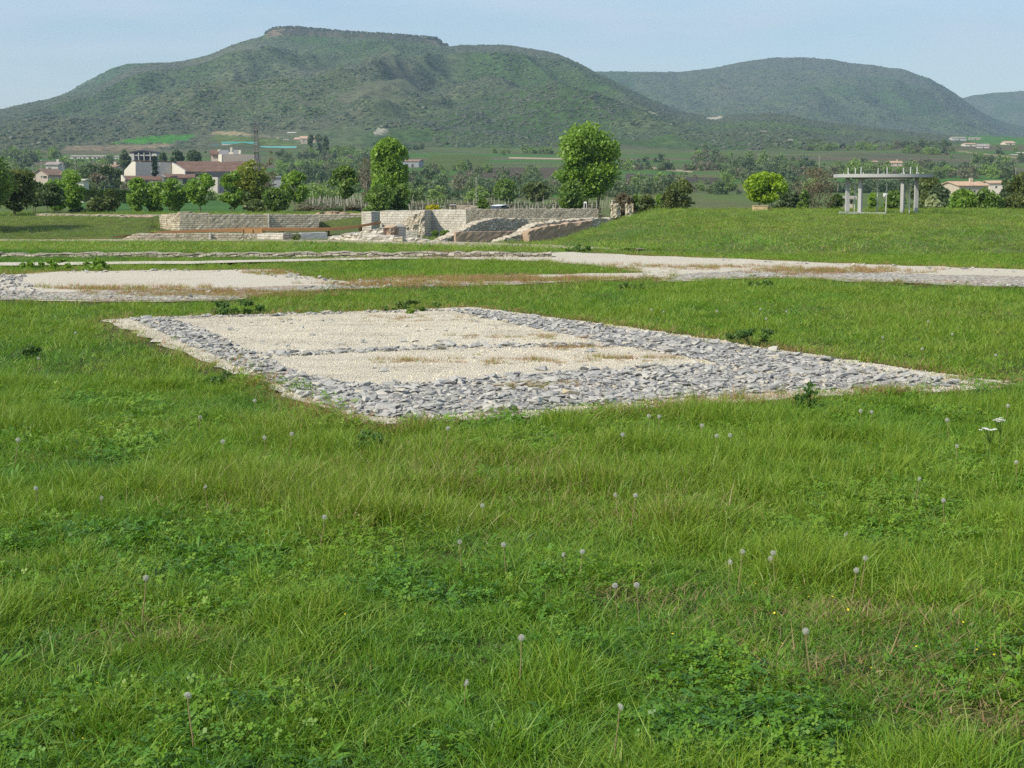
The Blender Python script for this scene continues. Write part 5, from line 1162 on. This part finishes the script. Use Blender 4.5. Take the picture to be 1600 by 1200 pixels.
MCH = mat('grey_chips', m_chips)
for i_, pl_ in enumerate(([(206, 499.4), (260, 498.6), (326, 523), (396, 557), (470, 587), (560, 606), (660, 602), (760, 596), (900, 583), (1130, 572), (1300, 585), (1510, 603), (1450, 607), (1250, 612), (1130, 621), (900, 636), (640, 656), (562, 652), (474, 620), (384, 577), (304, 543)], [(712, 487), (742, 485.4), (790, 492), (1000, 520), (1290, 564), (1290, 583), (1126, 569), (1000, 547), (862, 519), (765, 500)])):
    sheet('stone_chips', gp(pl_), .017 + .004 * i_, MCH, .035, .15, 40 + i_)
S.append(inpoints([(300, 505), (700, 492), (1000, 540), (1080, 566), (700, 592), (520, 590)], 3.0, rg))
S1 = np.vstack(S); n = len(S1); dist = np.hypot(S1[:, 0], S1[:, 1])
sz = np.exp(rg.normal(math.log(.064), .40, n)); sz = np.clip(sz, .03, .16); z = .006 + sz * .06 + rg.random(n) ** 2 * .026
rot = np.stack([rg.normal(0, .15, n), rg.normal(0, .15, n), rg.random(n) * 6.28], -1); kk = rg.integers(0, 14, n)
vis = (np.abs(S1[:, 0] / S1[:, 1]) < .335); big = np.argsort(-(sz / dist) * vis)[:300]
for i in big:
    o = link('rubble_stone', STM[kk[i]]); o.location = (S1[i, 0], S1[i, 1], z[i] + .008); o.rotation_euler = tuple(rot[i]); o.scale = (sz[i],) * 3
    tag(o, 'angular grey limestone lump in the stone border of the gravel bed', 'stone', 'loose stones bordering the gravel bed')
rest = np.ones(n, bool); rest[big] = False
S2 = np.vstack([inpoints([(-300, 440), (0, 431.5), (40, 432), (30, 440), (70, 455), (60, 468), (-60, 471), (-300, 468)], 48, rg), inpoints([(88, 425.4), (260, 423), (440, 423), (440, 425), (260, 425.5), (100, 428)], 20, rg), inpoints([(430, 424), (470, 431), (545, 442), (600, 438), (700, 434.5), (700, 437), (600, 444), (540, 449), (470, 440), (400, 430)], 26, rg), inpoints([(430, 452), (560, 448), (700, 443), (700, 446), (560, 452), (430, 457)], 18, rg), inpoints([(1000, 428), (1060, 425), (1060, 436), (1030, 440)], 8, rg), inpoints([(1040, 404), (1300, 412.5), (1600, 424), (1600, 427), (1300, 415), (1000, 402)], 5, rg), inpoints([(1040, 436), (1190, 431), (1480, 441), (1640, 446), (1640, 450), (1480, 446), (1300, 438), (1190, 434)], 18, rg), inpoints([(150, 462), (430, 452), (430, 458), (350, 468), (180, 472)], 7, rg)])
n2 = len(S2); sz2 = np.clip(np.exp(rg.normal(math.log(.082), .4, n2)), .04, .17)
pts = np.vstack([np.column_stack([S1[rest], z[rest]]), np.column_stack([S2, .012 + sz2 * .12])]); nn_ = len(pts)
scatter('rubble', STP, pts, np.vstack([rot[rest], np.stack([rg.normal(0, .3, n2), rg.normal(0, .3, n2), rg.random(n2) * 6.28], -1)]), np.repeat(np.concatenate([sz[rest], sz2])[:, None], 3, 1), np.concatenate([kk[rest], rg.integers(0, 14, n2)]), np.ones((nn_, 3)), 'smaller and farther grey rubble along the gravel beds')
# pebbles on the pale gravel
def pebble_mesh(i):
    rg_ = random.Random(i); bm = bmesh.new(); bmesh.ops.create_icosphere(bm, subdivisions=1, radius=1)
    for v in bm.verts: v.co *= rg_.uniform(.7, 1.15); v.co.z *= .65
    me = bpy.data.meshes.new('pebble'); bm.to_mesh(me); bm.free(); me.materials.append(MPB); return proto('pebble', me)
PEB = [pebble_mesh(i) for i in range(5)]
lo, hi = np.min(BED1, 0), np.max(BED1, 0); p = rg.uniform(lo, hi, (150000, 2)); p = p[inpoly(p[:, 0], p[:, 1], BED1)]
s = np.clip(np.exp(rg.normal(math.log(.0046), .35, len(p))), .0025, .012)
dirt = 1.08 - .30 * sstep(.45, .75, fbm(p[:, 0] / .8, p[:, 1] / .35, 141)) - .22 * sstep(.5, .7, fbm(p[:, 0] / .22, p[:, 1] / .15, 143))
scatter('pebbles', PEB, np.column_stack([p, .012 + s * .3]), np.stack([rg.random(len(p)) * 6, rg.random(len(p)) * 6, rg.random(len(p)) * 6], -1), np.repeat(s[:, None], 3, 1), rg.integers(0, 5, len(p)), dirt[:, None] * np.array([1.03, 1.0, .94]), 'pale chippings of the gravel bed')

# ------------------------------------------------------------------ meadow grass (uncountable)
def tuft(i, nb, rad, hmin, hmax, w, lean, seg=3):
    rg = np.random.default_rng(500 + i); V = []; Fq = []; bl = []; dr = []
    for k in range(nb):
        a = rg.random() * 6.283; r = rad * math.sqrt(rg.random()); bx, by = r * math.cos(a), r * math.sin(a); h = hmin + (hmax - hmin) * rg.random() ** 1.4
        d = rg.random() * 6.283; ln = lean * h * rg.random() ** .8; dx, dy = math.cos(d) * ln + bx * .35, math.sin(d) * ln + by * .35
        f = rg.random() * 6.283; wx, wy = math.cos(f), math.sin(f); ww = w * (.7 + .6 * rg.random()); droop = rg.random() ** 2 * .45
        i0 = len(V); hue = rg.random(); dd = rg.random() * .95
        for s in range(seg + 1):
            t = s / seg; c = (bx + dx * t ** 1.7, by + dy * t ** 1.7, h * (t - droop * t ** 3)); q = ww * (1 - t) ** .7 * .5 if s < seg else ww * .05
            V += [(c[0] - wx * q, c[1] - wy * q, c[2]), (c[0] + wx * q, c[1] + wy * q, c[2])]; bl += [hue, hue]; dr += [dd, dd]
        for s in range(seg): Fq.append((i0 + 2 * s, i0 + 2 * s + 1, i0 + 2 * s + 3, i0 + 2 * s + 2))
    return proto('grass_tuft', npmesh('grass_tuft', np.array(V), np.array(Fq), MGR, None, True, {'bl': np.array(bl), 'dr': np.array(dr)}))
def clover(i, nb, rad, size):
    rg = np.random.default_rng(800 + i); V = []; Q = []; bl = []
    for k in range(nb):
        a = rg.random() * 6.283; r = rad * math.sqrt(rg.random()); c = np.array([r * math.cos(a), r * math.sin(a), .02 + .06 * rg.random()]); hue = rg.random() * .6; a0 = rg.random() * 6.28; tilt = rg.normal(0, .35, 2)
        for j in range(3):
            t = a0 + j * 2.094; d = np.array([math.cos(t), math.sin(t), 0]); e = np.array([-d[1], d[0], 0]); s = size * (.7 + .6 * rg.random())
            q = [c, c + d * s * .6 + e * s * .42, c + d * s, c + d * s * .6 - e * s * .42]; i0 = len(V)
            for v in q: V.append((v[0], v[1], v[2] + tilt[0] * (v[0] - c[0]) + tilt[1] * (v[1] - c[1])))
            Q.append((i0, i0 + 1, i0 + 2, i0 + 3)); bl += [hue] * 4
    return proto('meadow_clover', npmesh('meadow_clover', np.array(V), np.array(Q), MGR, None, False, {'bl': np.array(bl), 'dr': np.zeros(len(bl))}))
NEAR = [tuft(i, 46, .075, .03, .15 if i < 6 else .22, .0052, .8) for i in range(9)] + [tuft(20 + i, 30, .05, .06, .19, .0056, 1.0) for i in range(3)] + [clover(i, 26, .10, .015) for i in range(4)]
MID = [tuft(40 + i, 46, .15, .04, .19, .0075, .7, 2) for i in range(8)]
FARG = [tuft(60 + i, 60, .42, .03, .13, .020, .7, 2) for i in range(6)]
def rosette(i):
    rg = np.random.default_rng(870 + i); V, Q, bl = [], [], []; n = int(rg.integers(6, 10))
    for k in range(n):
        t = k * 6.283 / n + rg.normal(0, .2); d = np.array([math.cos(t), math.sin(t)]); e = np.array([-d[1], d[0]]); L = rg.uniform(.05, .095); w = L * rg.uniform(.16, .26); up = rg.uniform(.25, .8); hue = .1 + .4 * rg.random(); i0 = len(V); cs = ((0, .15, .012), (.3, .75, .3), (.65, 1.0, .55), (.9, .6, .6), (1.0, .05, .56))
        for f, ww, z in cs:
            p = d * L * f
            for sg in (-1, 1): V.append((p[0] + sg * e[0] * w * ww * .5, p[1] + sg * e[1] * w * ww * .5, .012 + L * up * z * (1.0 if sg < 0 else .93))); bl.append(hue)
        for q in range(4): Q.append((i0 + 2 * q, i0 + 2 * q + 1, i0 + 2 * q + 3, i0 + 2 * q + 2))
    return proto('meadow_rosette', npmesh('meadow_rosette', np.array(V), np.array(Q), MGR, None, True, {'bl': np.array(bl), 'dr': np.zeros(len(bl))}))
NEAR += [rosette(i) for i in range(4)]
BARE = [G(a, b) for a, b in ((1318, 945), (1335, 1042), (1385, 790), (960, 922), (1540, 1105), (230, 985))]
def edge(x, y):
    d = np.full(len(x), 9.0)
    for m_ in (BED1, BED2, ROADG): d = np.minimum(d, polydist(x, y, m_))
    return d
def inmask(x, y):
    k = np.zeros(len(x), bool)
    for m_ in MASK: k |= inpoly(x, y, m_)
    return k
def wedge(n, y0, y1, lim=.375, side=3.0):  # the ground in view plus three metres to either side
    yy = np.linspace(y0, y1, 400); cdf = np.cumsum(lim * yy + side); y = np.interp(RNG.random(n) * cdf[-1], cdf, yy); return RNG.uniform(-1, 1, n) * (lim * y + side), y
def grass(name, protos, n, y0, y1, kind):
    x, y = wedge(n, y0, y1); px = 800 + F * x / y
    k = ~inmask(x, y)
    if kind != 'far': k |= (edge(x, y) < .22) & (RNG.random(len(x)) < .22)
    if kind == 'far':
        xb = np.interp(y, [30, 36, 44, 70, 90, 100, 110, 125], [1.0, 1.0, 3.2, .4, 2.4, 5.4, 7.0, 7.0])
        k &= ~((px > 180) & (px < 600) & (y > 91) & (y < 117) & ~((px < 246) & (y > 99.5) & (y < 114))); k &= ~((px > 545) & (y > 84) & (y < 118) & (x < xb + 1.2))
        k &= ~((px < 260) & (y > 117) & (y < 125) & (RNG.random(n) < .8)); k &= ~((np.abs(y - 36.7) < .35) & (px < 860))
        corner = (px > 655) & (px < 735) & (y > 95) & (y < 103); k |= corner
    e = edge(x, y); k &= RNG.random(n) < np.clip(e / .12, .25, 1)
    x, y, e, px = x[k], y[k], e[k], px[k]
    f1 = fbm(x / 1.3, y / 1.3, 101); f2 = fbm(x / .42, y / .42, 103); f3 = fbm(x / 5.5, y / 9.0, 105); f4 = fbm(x / .22, y / .22, 107, 2)
    hgt = .50 + .40 * (sstep(.3, .72, f1) - .4) + 1.45 * (f2 - .48) + 1.15 * (f4 - .5)
    hgt *= .76 * (.55 + .45 * np.clip(e / .35, 0, 1))
    if kind == 'mid': hgt *= .85; hgt = np.where((y > 29.5) & (px < 650), hgt * .45, hgt)
    if kind == 'near':
        near = (y > 8.2) & (y < 12.5) & (px > 640); hgt = np.where(near, hgt * 1.12 + .12, hgt)
    hue = np.clip(.05 + 1.6 * (f1 * .35 + f3 * .5 + f2 * .4 - .40) + RNG.normal(0, .12, len(x)), 0, .52)
    dry = np.clip(.10 * sstep(.55, .75, fbm(x / .8, y / .8, 111)) + .14 * sstep(.5, .7, fbm(x / 2.6, y / 2.6, 113)) - .03, 0, .5) + .62 * np.exp(-(e / .2) ** 2)
    rd = np.clip(np.where(e < .35, .55 + .5 * RNG.random(len(x)), RNG.random(len(x)) * .5), 0, 1)
    if kind == 'far': dry = dry + .10; hue = hue + .06
    keep = np.ones(len(x), bool)
    if kind == 'near':
        b = np.full(len(x), 9.0)
        for bx, by in BARE: b = np.minimum(b, np.hypot((x - bx) / 1.5, y - by))
        keep &= (b > .085) | (RNG.random(len(x)) < .15); dry += .35 * np.exp(-(b / .17) ** 2); hgt *= np.clip(.35 + b * 2.2, .4, 1)
        keep &= (fbm(x / .35, y / .35, 117) > .17)
    idx = RNG.integers(0, len(protos), len(x))
    if kind == 'near':
        idx = np.where(f2 > .62, RNG.integers(6, 12, len(x)), RNG.integers(0, 8, len(x)))
        cl = (fbm(x / .9, y / .9, 121) > .53) & (RNG.random(len(x)) < .22) | ((px > 1030) & (px < 1330) & (y < 5.6) & (RNG.random(len(x)) < .5) & (f1 > .4))
        idx = np.where(cl, RNG.integers(12, 16, len(x)), idx)
        idx = np.where((RNG.random(len(x)) < .05) & (fbm(x / .7, y / .7, 151) > .45), RNG.integers(16, 20, len(x)), idx)
    z = H(x, y) + bumps(x, y) - .01; n = len(x); wd = fbm(x / .5, y / .5, 125) * 6.28 * 2
    tl = .28 if kind == 'near' else .18
    rot = np.stack([RNG.normal(0, .2, n) + tl * np.cos(wd) * .6, RNG.normal(0, .2, n) + tl * np.sin(wd) * .6, RNG.random(n) * 6.28], -1)
    sc = np.clip(hgt, .3, 2.0); sc = np.where(idx >= 12, np.maximum(sc, .95), sc) if kind == 'near' else sc; lat = .85 + .35 * RNG.random(n)
    pts = np.stack([x, y, z], -1)[keep]
    scatter(name, protos, pts, rot[keep], np.stack([lat, lat, sc * (.85 + .3 * RNG.random(n))], -1)[keep], idx[keep], np.stack([hue, dry, rd], -1)[keep], 'spring meadow grass')
grass('grass', NEAR, 72000, 3.2, 13.2, 'near')
grass('grass', MID, 54000, 12.6, 38.5, 'mid')
grass('grass', FARG, 38000, 37.5, 135, 'far')
# reddish dry weeds creeping over the gravel
def dryweeds():
    X, Yw, hs = [], [], []
    for cx, cy_, wx, wy, n in ((640, 566, 80, 4, 20), (850, 566, 170, 5, 40), (1000, 562, 90, 4, 30), (820, 607, 40, 5, 40), (885, 604, 25, 4, 20), (900, 545, 60, 3, 30), (650, 500, 160, 5, 25), (800, 528, 120, 4, 30), (330, 461, 260, 5, 500), (200, 452, 150, 4, 90), (800, 438, 220, 4, 420), (620, 446, 120, 4, 160), (1300, 424, 160, 5, 200), (1100, 418, 150, 5, 80), (420, 428, 40, 3, 50)):
        for _ in range(n):
            p = G(cx + RNG.normal(0, wx * .45), cy_ + RNG.normal(0, wy * .5)); X.append(p[0]); Yw.append(p[1])
    x, y = np.array(X), np.array(Yw); n = len(x); z = np.full(n, .01); s = np.where(y > 24, .8, .45) * (.6 + .6 * RNG.random(n))
    scatter('dry_weeds', MID, np.stack([x, y, z], -1), np.stack([0 * x, 0 * x, RNG.random(n) * 6], -1), np.stack([s, s, s * .7], -1), RNG.integers(0, 8, n), np.stack([np.full(n, .5), .45 + .5 * RNG.random(n), .6 + .4 * RNG.random(n)], -1), 'dry reddish weeds creeping over the gravel')
dryweeds()
# small yellow flowers
MYEL = plain('yellow_petal', (.62, .50, .02), .6, .1, 3)
def tinyflower():
    mb = MB()
    for k in range(5):
        t = k * 1.2566; d = (math.cos(t), math.sin(t)); e = (-d[1], d[0])
        mb.poly([(0, 0, 0), (d[0] * .6 + e[0] * .4, d[1] * .6 + e[1] * .4, .25), (d[0], d[1], .3), (d[0] * .6 - e[0] * .4, d[1] * .6 - e[1] * .4, .25)])
    return proto('yellow_flower', mb.mesh('yellow_flower', MYEL))
x, y = wedge(1300, 3.8, 14); f = fbm(x / .7, y / .7, 131); px = 800 + F * x / y
k = (~inmask(x, y)) & ((f > .66) | ((px > 1020) & (px < 1560) & (y < 6.0)) | (RNG.random(len(x)) < .05)); x, y = x[k], y[k]; n = len(x)
s = RNG.uniform(.003, .0058, n)
scatter('yellow_flowers', [tinyflower()], np.stack([x, y, H(x, y) + bumps(x, y) + .05 + .05 * RNG.random(n)], -1), np.stack([RNG.normal(0, .3, n), RNG.normal(0, .3, n), RNG.random(n) * 6], -1), np.repeat(s[:, None], 3, 1), np.zeros(n), np.ones((n, 3)), 'tiny yellow clover flowers in the grass')

# ------------------------------------------------------------------ dandelion clocks, white umbels, weeds
MSEED = plain('dandelion_down', (.50, .50, .46), .9, .05, 5, .1); MSTEM = plain('dandelion_stalk', (.24, .19, .09), .7, .2, 6, .2); MCORE = plain('dandelion_core', (.22, .17, .10), .8, .2, 6, .1)
def clock_mesh(seed, frac=1.0):
    rg = np.random.default_rng(seed); mb = MB(); n = 150
    for i in range(n):
        ph = math.acos(1 - 2 * (i + .5) / n); th = i * 2.39996; d = np.array([math.sin(ph) * math.cos(th), math.sin(ph) * math.sin(th), math.cos(ph)])
        if (frac < 1 and d[0] > frac * 2 - 1) : continue
        a = np.cross(d, rg.normal(size=3)); a /= np.linalg.norm(a); b_ = np.cross(d, a); r = .0110 * (.92 + .14 * rg.random())
        mb.poly([tuple(d * .004 + a * .0003), tuple(d * .004 - a * .0003), tuple(d * r)])
        for q in range(5):
            t = q * 1.2566; v = a * math.cos(t) + b_ * math.sin(t); w = np.cross(d, v)
            mb.poly([tuple(d * r), tuple(d * (r + .0018) + v * .0034 + w * .00032), tuple(d * (r + .0018) + v * .0034 - w * .00032)])
    return mb.mesh('seed_head', MSEED)
def stem_mesh(seed):
    rg = random.Random(seed); l = rg.uniform(-.15, .15); k = rg.uniform(-.1, .1)
    return MB().tube([(0, 0, -.25), (l * .3, k * .3, .3), (l * .8, k * .8, .7), (l, k, 1.0)], [.016, .014, .011, .010], 6).mesh('stalk', MSTEM), (l, k)
SEEDM = [clock_mesh(1), clock_mesh(2), clock_mesh(3, .7), clock_mesh(4, .55)]; STEMS = [stem_mesh(i) for i in range(6)]
cb = bmesh.new(); bmesh.ops.create_icosphere(cb, subdivisions=1, radius=.0030); COREM = bpy.data.meshes.new('core'); cb.to_mesh(COREM); cb.free(); COREM.materials.append(MCORE)
DG = 'dandelion clocks in the meadow'
D = [(228, 903, .17, 0, 'round dandelion clock on a tall stalk in the lower left grass'), (293, 1087, .15, 2, 'thin dandelion clock on a straight stalk near the bottom left'), (507, 808, .13, 0, 'dandelion clock alone in the grass left of centre'),
 (718, 846, .13, 3, 'half blown dandelion clock on a reddish stalk left of the pair of stalks'), (787, 851, .15, 0, 'dandelion clock on a pale stalk in the middle of the near meadow'), (815, 996, .14, 1, 'round dandelion clock low in the middle of the foreground'),
 (910, 862, .12, 1, 'small dandelion clock right of the middle stalks'), (962, 773, .12, 2, 'left one of two neighbouring dandelion clocks at mid meadow'), (993, 774, .15, 0, 'right one of two neighbouring dandelion clocks at mid meadow, tall stalked'),
 (961, 915, .10, 0, 'left one of the close pair of dandelion clocks by a bare patch'), (995, 914, .15, 1, 'right one of the close pair of dandelion clocks by a bare patch'), (727, 1066, .07, 3, 'white ragged dandelion clock deep in the bottom grass'),
 (968, 1105, .14, 3, 'nearly bare dandelion stalk at the bottom middle'), (1259, 986, .16, 0, 'large dandelion clock on a red brown stalk in the lower right'), (1338, 891, .13, 0, 'dandelion clock standing behind the larger bare patch'),
 (1208, 864, .12, 0, 'white dandelion clock, topmost of the small trio at right'), (1203, 872, .08, 3, 'low ragged dandelion clock touching the topmost of the trio'), (1140, 878, .08, 2, 'low dandelion clock left of the trio'), (1160, 862, .14, 3, 'brown nearly bare dandelion stalk beside the trio'),
 (1322, 834, .06, 3, 'tiny white dandelion clock above the bare patch at right'), (1352, 872, .12, 3, 'ragged dandelion head right of the one behind the bare patch'), (1474, 782, .11, 0, 'dandelion clock low in the grass toward the right edge'), (1588, 722, .13, 1, 'dandelion clock at the right edge below the white umbels'),
 (1495, 697, .14, 2, 'faint dandelion clock below the white umbels'), (1436, 748, .12, 3, 'small faint dandelion clock in the right meadow'), (1480, 656, .14, 1, 'dandelion clock just left of the white umbels'), (1575, 634, .13, 0, 'grey dandelion clock above the white umbels'),
 (1345, 642, .12, 0, 'left dandelion clock of the two behind the dark weed'), (1362, 644, .12, 2, 'right dandelion clock of the two behind the dark weed'), (1097, 665, .14, 0, 'round dandelion clock in the tall grass before the right half of the stones'),
 (1030, 651, .14, 1, 'right dandelion clock of a close pair at the stone edge'), (1014, 650, .14, 0, 'left dandelion clock of a close pair at the stone edge'), (1120, 681, .12, 1, 'dandelion clock below the round one in the tall grass'), (1141, 680, .13, 2, 'faint dandelion clock right of its neighbour in the tall grass'), (973, 679, .12, 1, 'small dandelion clock left of the tall grass group'),
 (882, 867, .08, 3, 'tiny ragged dandelion clock near the middle stalks'), (700, 669, .16, 0, 'dandelion clock at the front corner of the gravel bed'), (754, 790, .09, 2, 'dandelion clock hiding in the grass below the bed corner'),
 (456, 678, .13, 1, 'dandelion clock in the left grass by the bed, the taller of two'), (413, 684, .12, 2, 'dandelion clock in the left grass by the bed, the shorter of two'), (348, 690, .13, 0, 'dandelion clock left of the two by the bed'), (398, 626, .12, 0, 'dandelion clock against the left side of the gravel bed'), (313, 652, .12, 2, 'faint dandelion clock up in the left grass'), (320, 760, .11, 3, 'small ragged dandelion clock in the left middle grass'),
 (28, 687, .14, 0, 'dandelion clock close to the left edge of the picture'), (56, 763, .13, 1, 'dandelion clock near the left edge, the lower one'), (158, 778, .08, 3, 'pale ragged dandelion clock by the trampled grey patch at left'), (60, 560, .13, 1, 'dandelion clock in the far left grass'), (118, 520, .12, 0, 'distant dandelion clock behind the left grass'),
 (1441, 545, .14, 0, 'round dandelion clock behind the right arm of the bed'), (1556, 555, .14, 0, 'round dandelion clock at the right end behind the bed'), (1379, 527, .15, 3, 'pale bent dandelion stalk behind the bed'), (1450, 502, .14, 2, 'dandelion clock higher up in the meadow behind the bed'), (1188, 483, .13, 0, 'white dandelion clock above the leafy weed patch'), (1229, 487, .13, 2, 'dandelion clock right of the one above the leafy weed patch'), (1197, 498, .13, 1, 'dandelion clock touching the leafy weed patch'), (1120, 486, .12, 1, 'dandelion clock left of the leafy weed patch'), (1018, 484, .13, 0, 'dandelion clock in the grass behind the upper stone border'), (1037, 487, .13, 2, 'dandelion clock right beside the one behind the upper stone border'), (1488, 522, .13, 1, 'faint dandelion clock in the right part of the rear meadow')]
for i, (px, row, ln, kd, lb) in enumerate(D):
    x, y = G(px, row, ln); g = Hs(x, y) + float(bumps(np.array([x]), np.array([y]))[0]); L = ln - g; sm, (l, k_) = STEMS[i % 6]; w = 1.05 if y > 9 else .88
    root = empty('dandelion', (x - l * L, y - k_ * L, g), lb, 'dandelion', DG)
    s_ = link('stalk', sm); s_.parent = root; s_.scale = (L, L, L) if L > .1 else (.12, .12, L)
    lx = l * s_.scale[0]; ly = k_ * s_.scale[1]
    c_ = link('seed_head', SEEDM[kd]); c_.parent = root; c_.location = (lx, ly, L); c_.rotation_euler = (RNG.normal(0, .3), RNG.normal(0, .3), RNG.random() * 6); c_.scale = (w,) * 3
    q_ = link('core', COREM); q_.parent = c_
def umbel(px, row, ln, wpx, label):
    x, y = G(px, row, ln); g = Hs(x, y); root = empty('white_umbel', (x, y, g), label, 'wildflower', 'white umbels in the right meadow'); R_w = wpx / 2 * y / F; rg_ = random.Random(int(px))
    st = MB().tube([(0, 0, -.02), (.01, 0, ln * .6)], .003, 5); fl = MB()
    for k in range(11):
        a = k * 2.4; r = R_w * math.sqrt((k + .5) / 11); c = (r * math.cos(a), r * math.sin(a) * .8, ln + rg_.uniform(-.012, .012)); st.tube([(.01, 0, ln * .6), c], [.002, .0012], 4)
        for q in range(7):
            t = q * 2.4; rr_ = .011 * math.sqrt(q / 7 + .1); d = (c[0] + rr_ * math.cos(t), c[1] + rr_ * math.sin(t), c[2] + .003 + rg_.uniform(0, .004)); e = .0062
            fl.poly([(d[0] - e, d[1], d[2]), (d[0], d[1] - e, d[2] + .002), (d[0] + e, d[1], d[2]), (d[0], d[1] + e, d[2] + .002)])
    for nm, b, m in (('stalk', st, LEAF['weed']), ('flower_head', fl, MWHITE)):
        o = bpy.data.objects.new(nm, b.mesh(nm, m)); COL.objects.link(o); o.parent = root
umbel(1545, 672, .20, 26, 'flat white umbel flower low in the right meadow'); umbel(1562, 657, .22, 17, 'smaller white umbel flower above the flat one at right')
def weed(px, row_base, wpx, hpx, label, leaf='weed', prof='dome', z=0.0, n=None, ls=None, stems=3, Y=None, size=None):
    if Y is None: x, y = G(px, row_base, z)
    else: x, y = P(px, 300, Y)[0], Y
    zb = Hs(x, y); s = y / F; r, h = wpx / 2 * s, hpx * s; root = empty('leafy_weed', (x, y, zb), label, 'weed'); seed = int(px + row_base)
    nn = n or int(wpx * hpx * 1.0); p, hue, C = crown_pts(nn, r, h, prof, seed, 10, .18); V, Q = cards(p, size or max(.022, 3.6 * s), np.random.default_rng(seed))
    o = link('leaves', npmesh('leaves', V, Q, LEAF[leaf], None, False, {'bl': np.repeat(hue, 4)})); o.parent = root; mb = MB()
    for c in C[:6]: mb.tube([(c[0] * .3, c[1] * .3, -.03), (c[0] * .7, c[1] * .7, c[2] * .6), (c[0], c[1], c[2])], [.006 + .02 * s, .005 + .01 * s, .002], 4)
    o = bpy.data.objects.new('stems', mb.mesh('stems', LEAF[leaf])); COL.objects.link(o); o.parent = root
weed(1266, 640, 26, 42, 'tall dark weed standing against the right end of the stone border', prof='tall', n=260); weed(1250, 642, 22, 26, 'shorter dark weed touching the tall one by the stone border', prof='tall', n=160)
weed(1180, 540, 105, 26, 'broad leafy weed patch in the meadow behind the right stone border', n=1300); weed(47, 556, 34, 16, 'dark leafy clump in the far left grass')
weed(640, 488, 130, 18, 'long fresh green weed clump behind the upper edge of the bed', leaf='mid'); weed(370, 492, 110, 22, 'dark weed clump between the two gravel beds', leaf='weed'); weed(1190, 447, 60, 9, 'green weeds at the near edge of the gravel road', leaf='weed'); weed(1000, 452, 90, 12, 'weeds on the spur of grass by the gravel road', leaf='mid')
weed(80, 420, 105, 15, 'light green leafy clump against the kerb wall at far left', leaf='fresh'); weed(152, 421, 52, 17, 'whitish flowered leafy clump against the kerb wall', leaf='fresh')
weed(900, 394, 62, 9, 'green weed clump on the near side of the earth track', leaf='weed', z=-.05)
weed(692, 370, 70, 15, 'overgrown green plants in the corner of the bright pale wall', leaf='mid', Y=100, n=1500); weed(712, 372, 44, 11, 'yellowish plants right of the overgrown corner', leaf='fresh', Y=98); weed(622, 368, 16, 14, 'green shrub in the gap beside the broken brown end', leaf='weed', Y=98.5)
weed(578, 350, 24, 10, 'green shrub at the end of the recessed tan wall', leaf='weed', Y=113); weed(462, 371, 14, 9, 'olive weed growing on the low grey wall', leaf='olive', Y=96.2)
weed(350, 602, 60, 20, 'dark grass clump spilling over the left side of the bed', leaf='weed'); weed(575, 700, 70, 26, 'dark blade clump before the front corner of the bed', leaf='weed', n=700)

# ------------------------------------------------------------------ haze
if HAZE_DENSITY > 0:
    b = MB().box(-6500, 6500, -60, 8600, -12, 900)
    def m_haze(n, out):
        v = n.nodes.new('ShaderNodeVolumePrincipled'); v.inputs['Density'].default_value = HAZE_DENSITY; v.inputs['Color'].default_value = (.60, .82, 1.0, 1); v.inputs['Anisotropy'].default_value = .2
        n.links.new(v.outputs[0], out.inputs['Volume'])
    o = b.build('haze', mat('haze', m_haze)); o['kind'] = 'stuff'; o['label'] = 'thin spring haze over the valley'
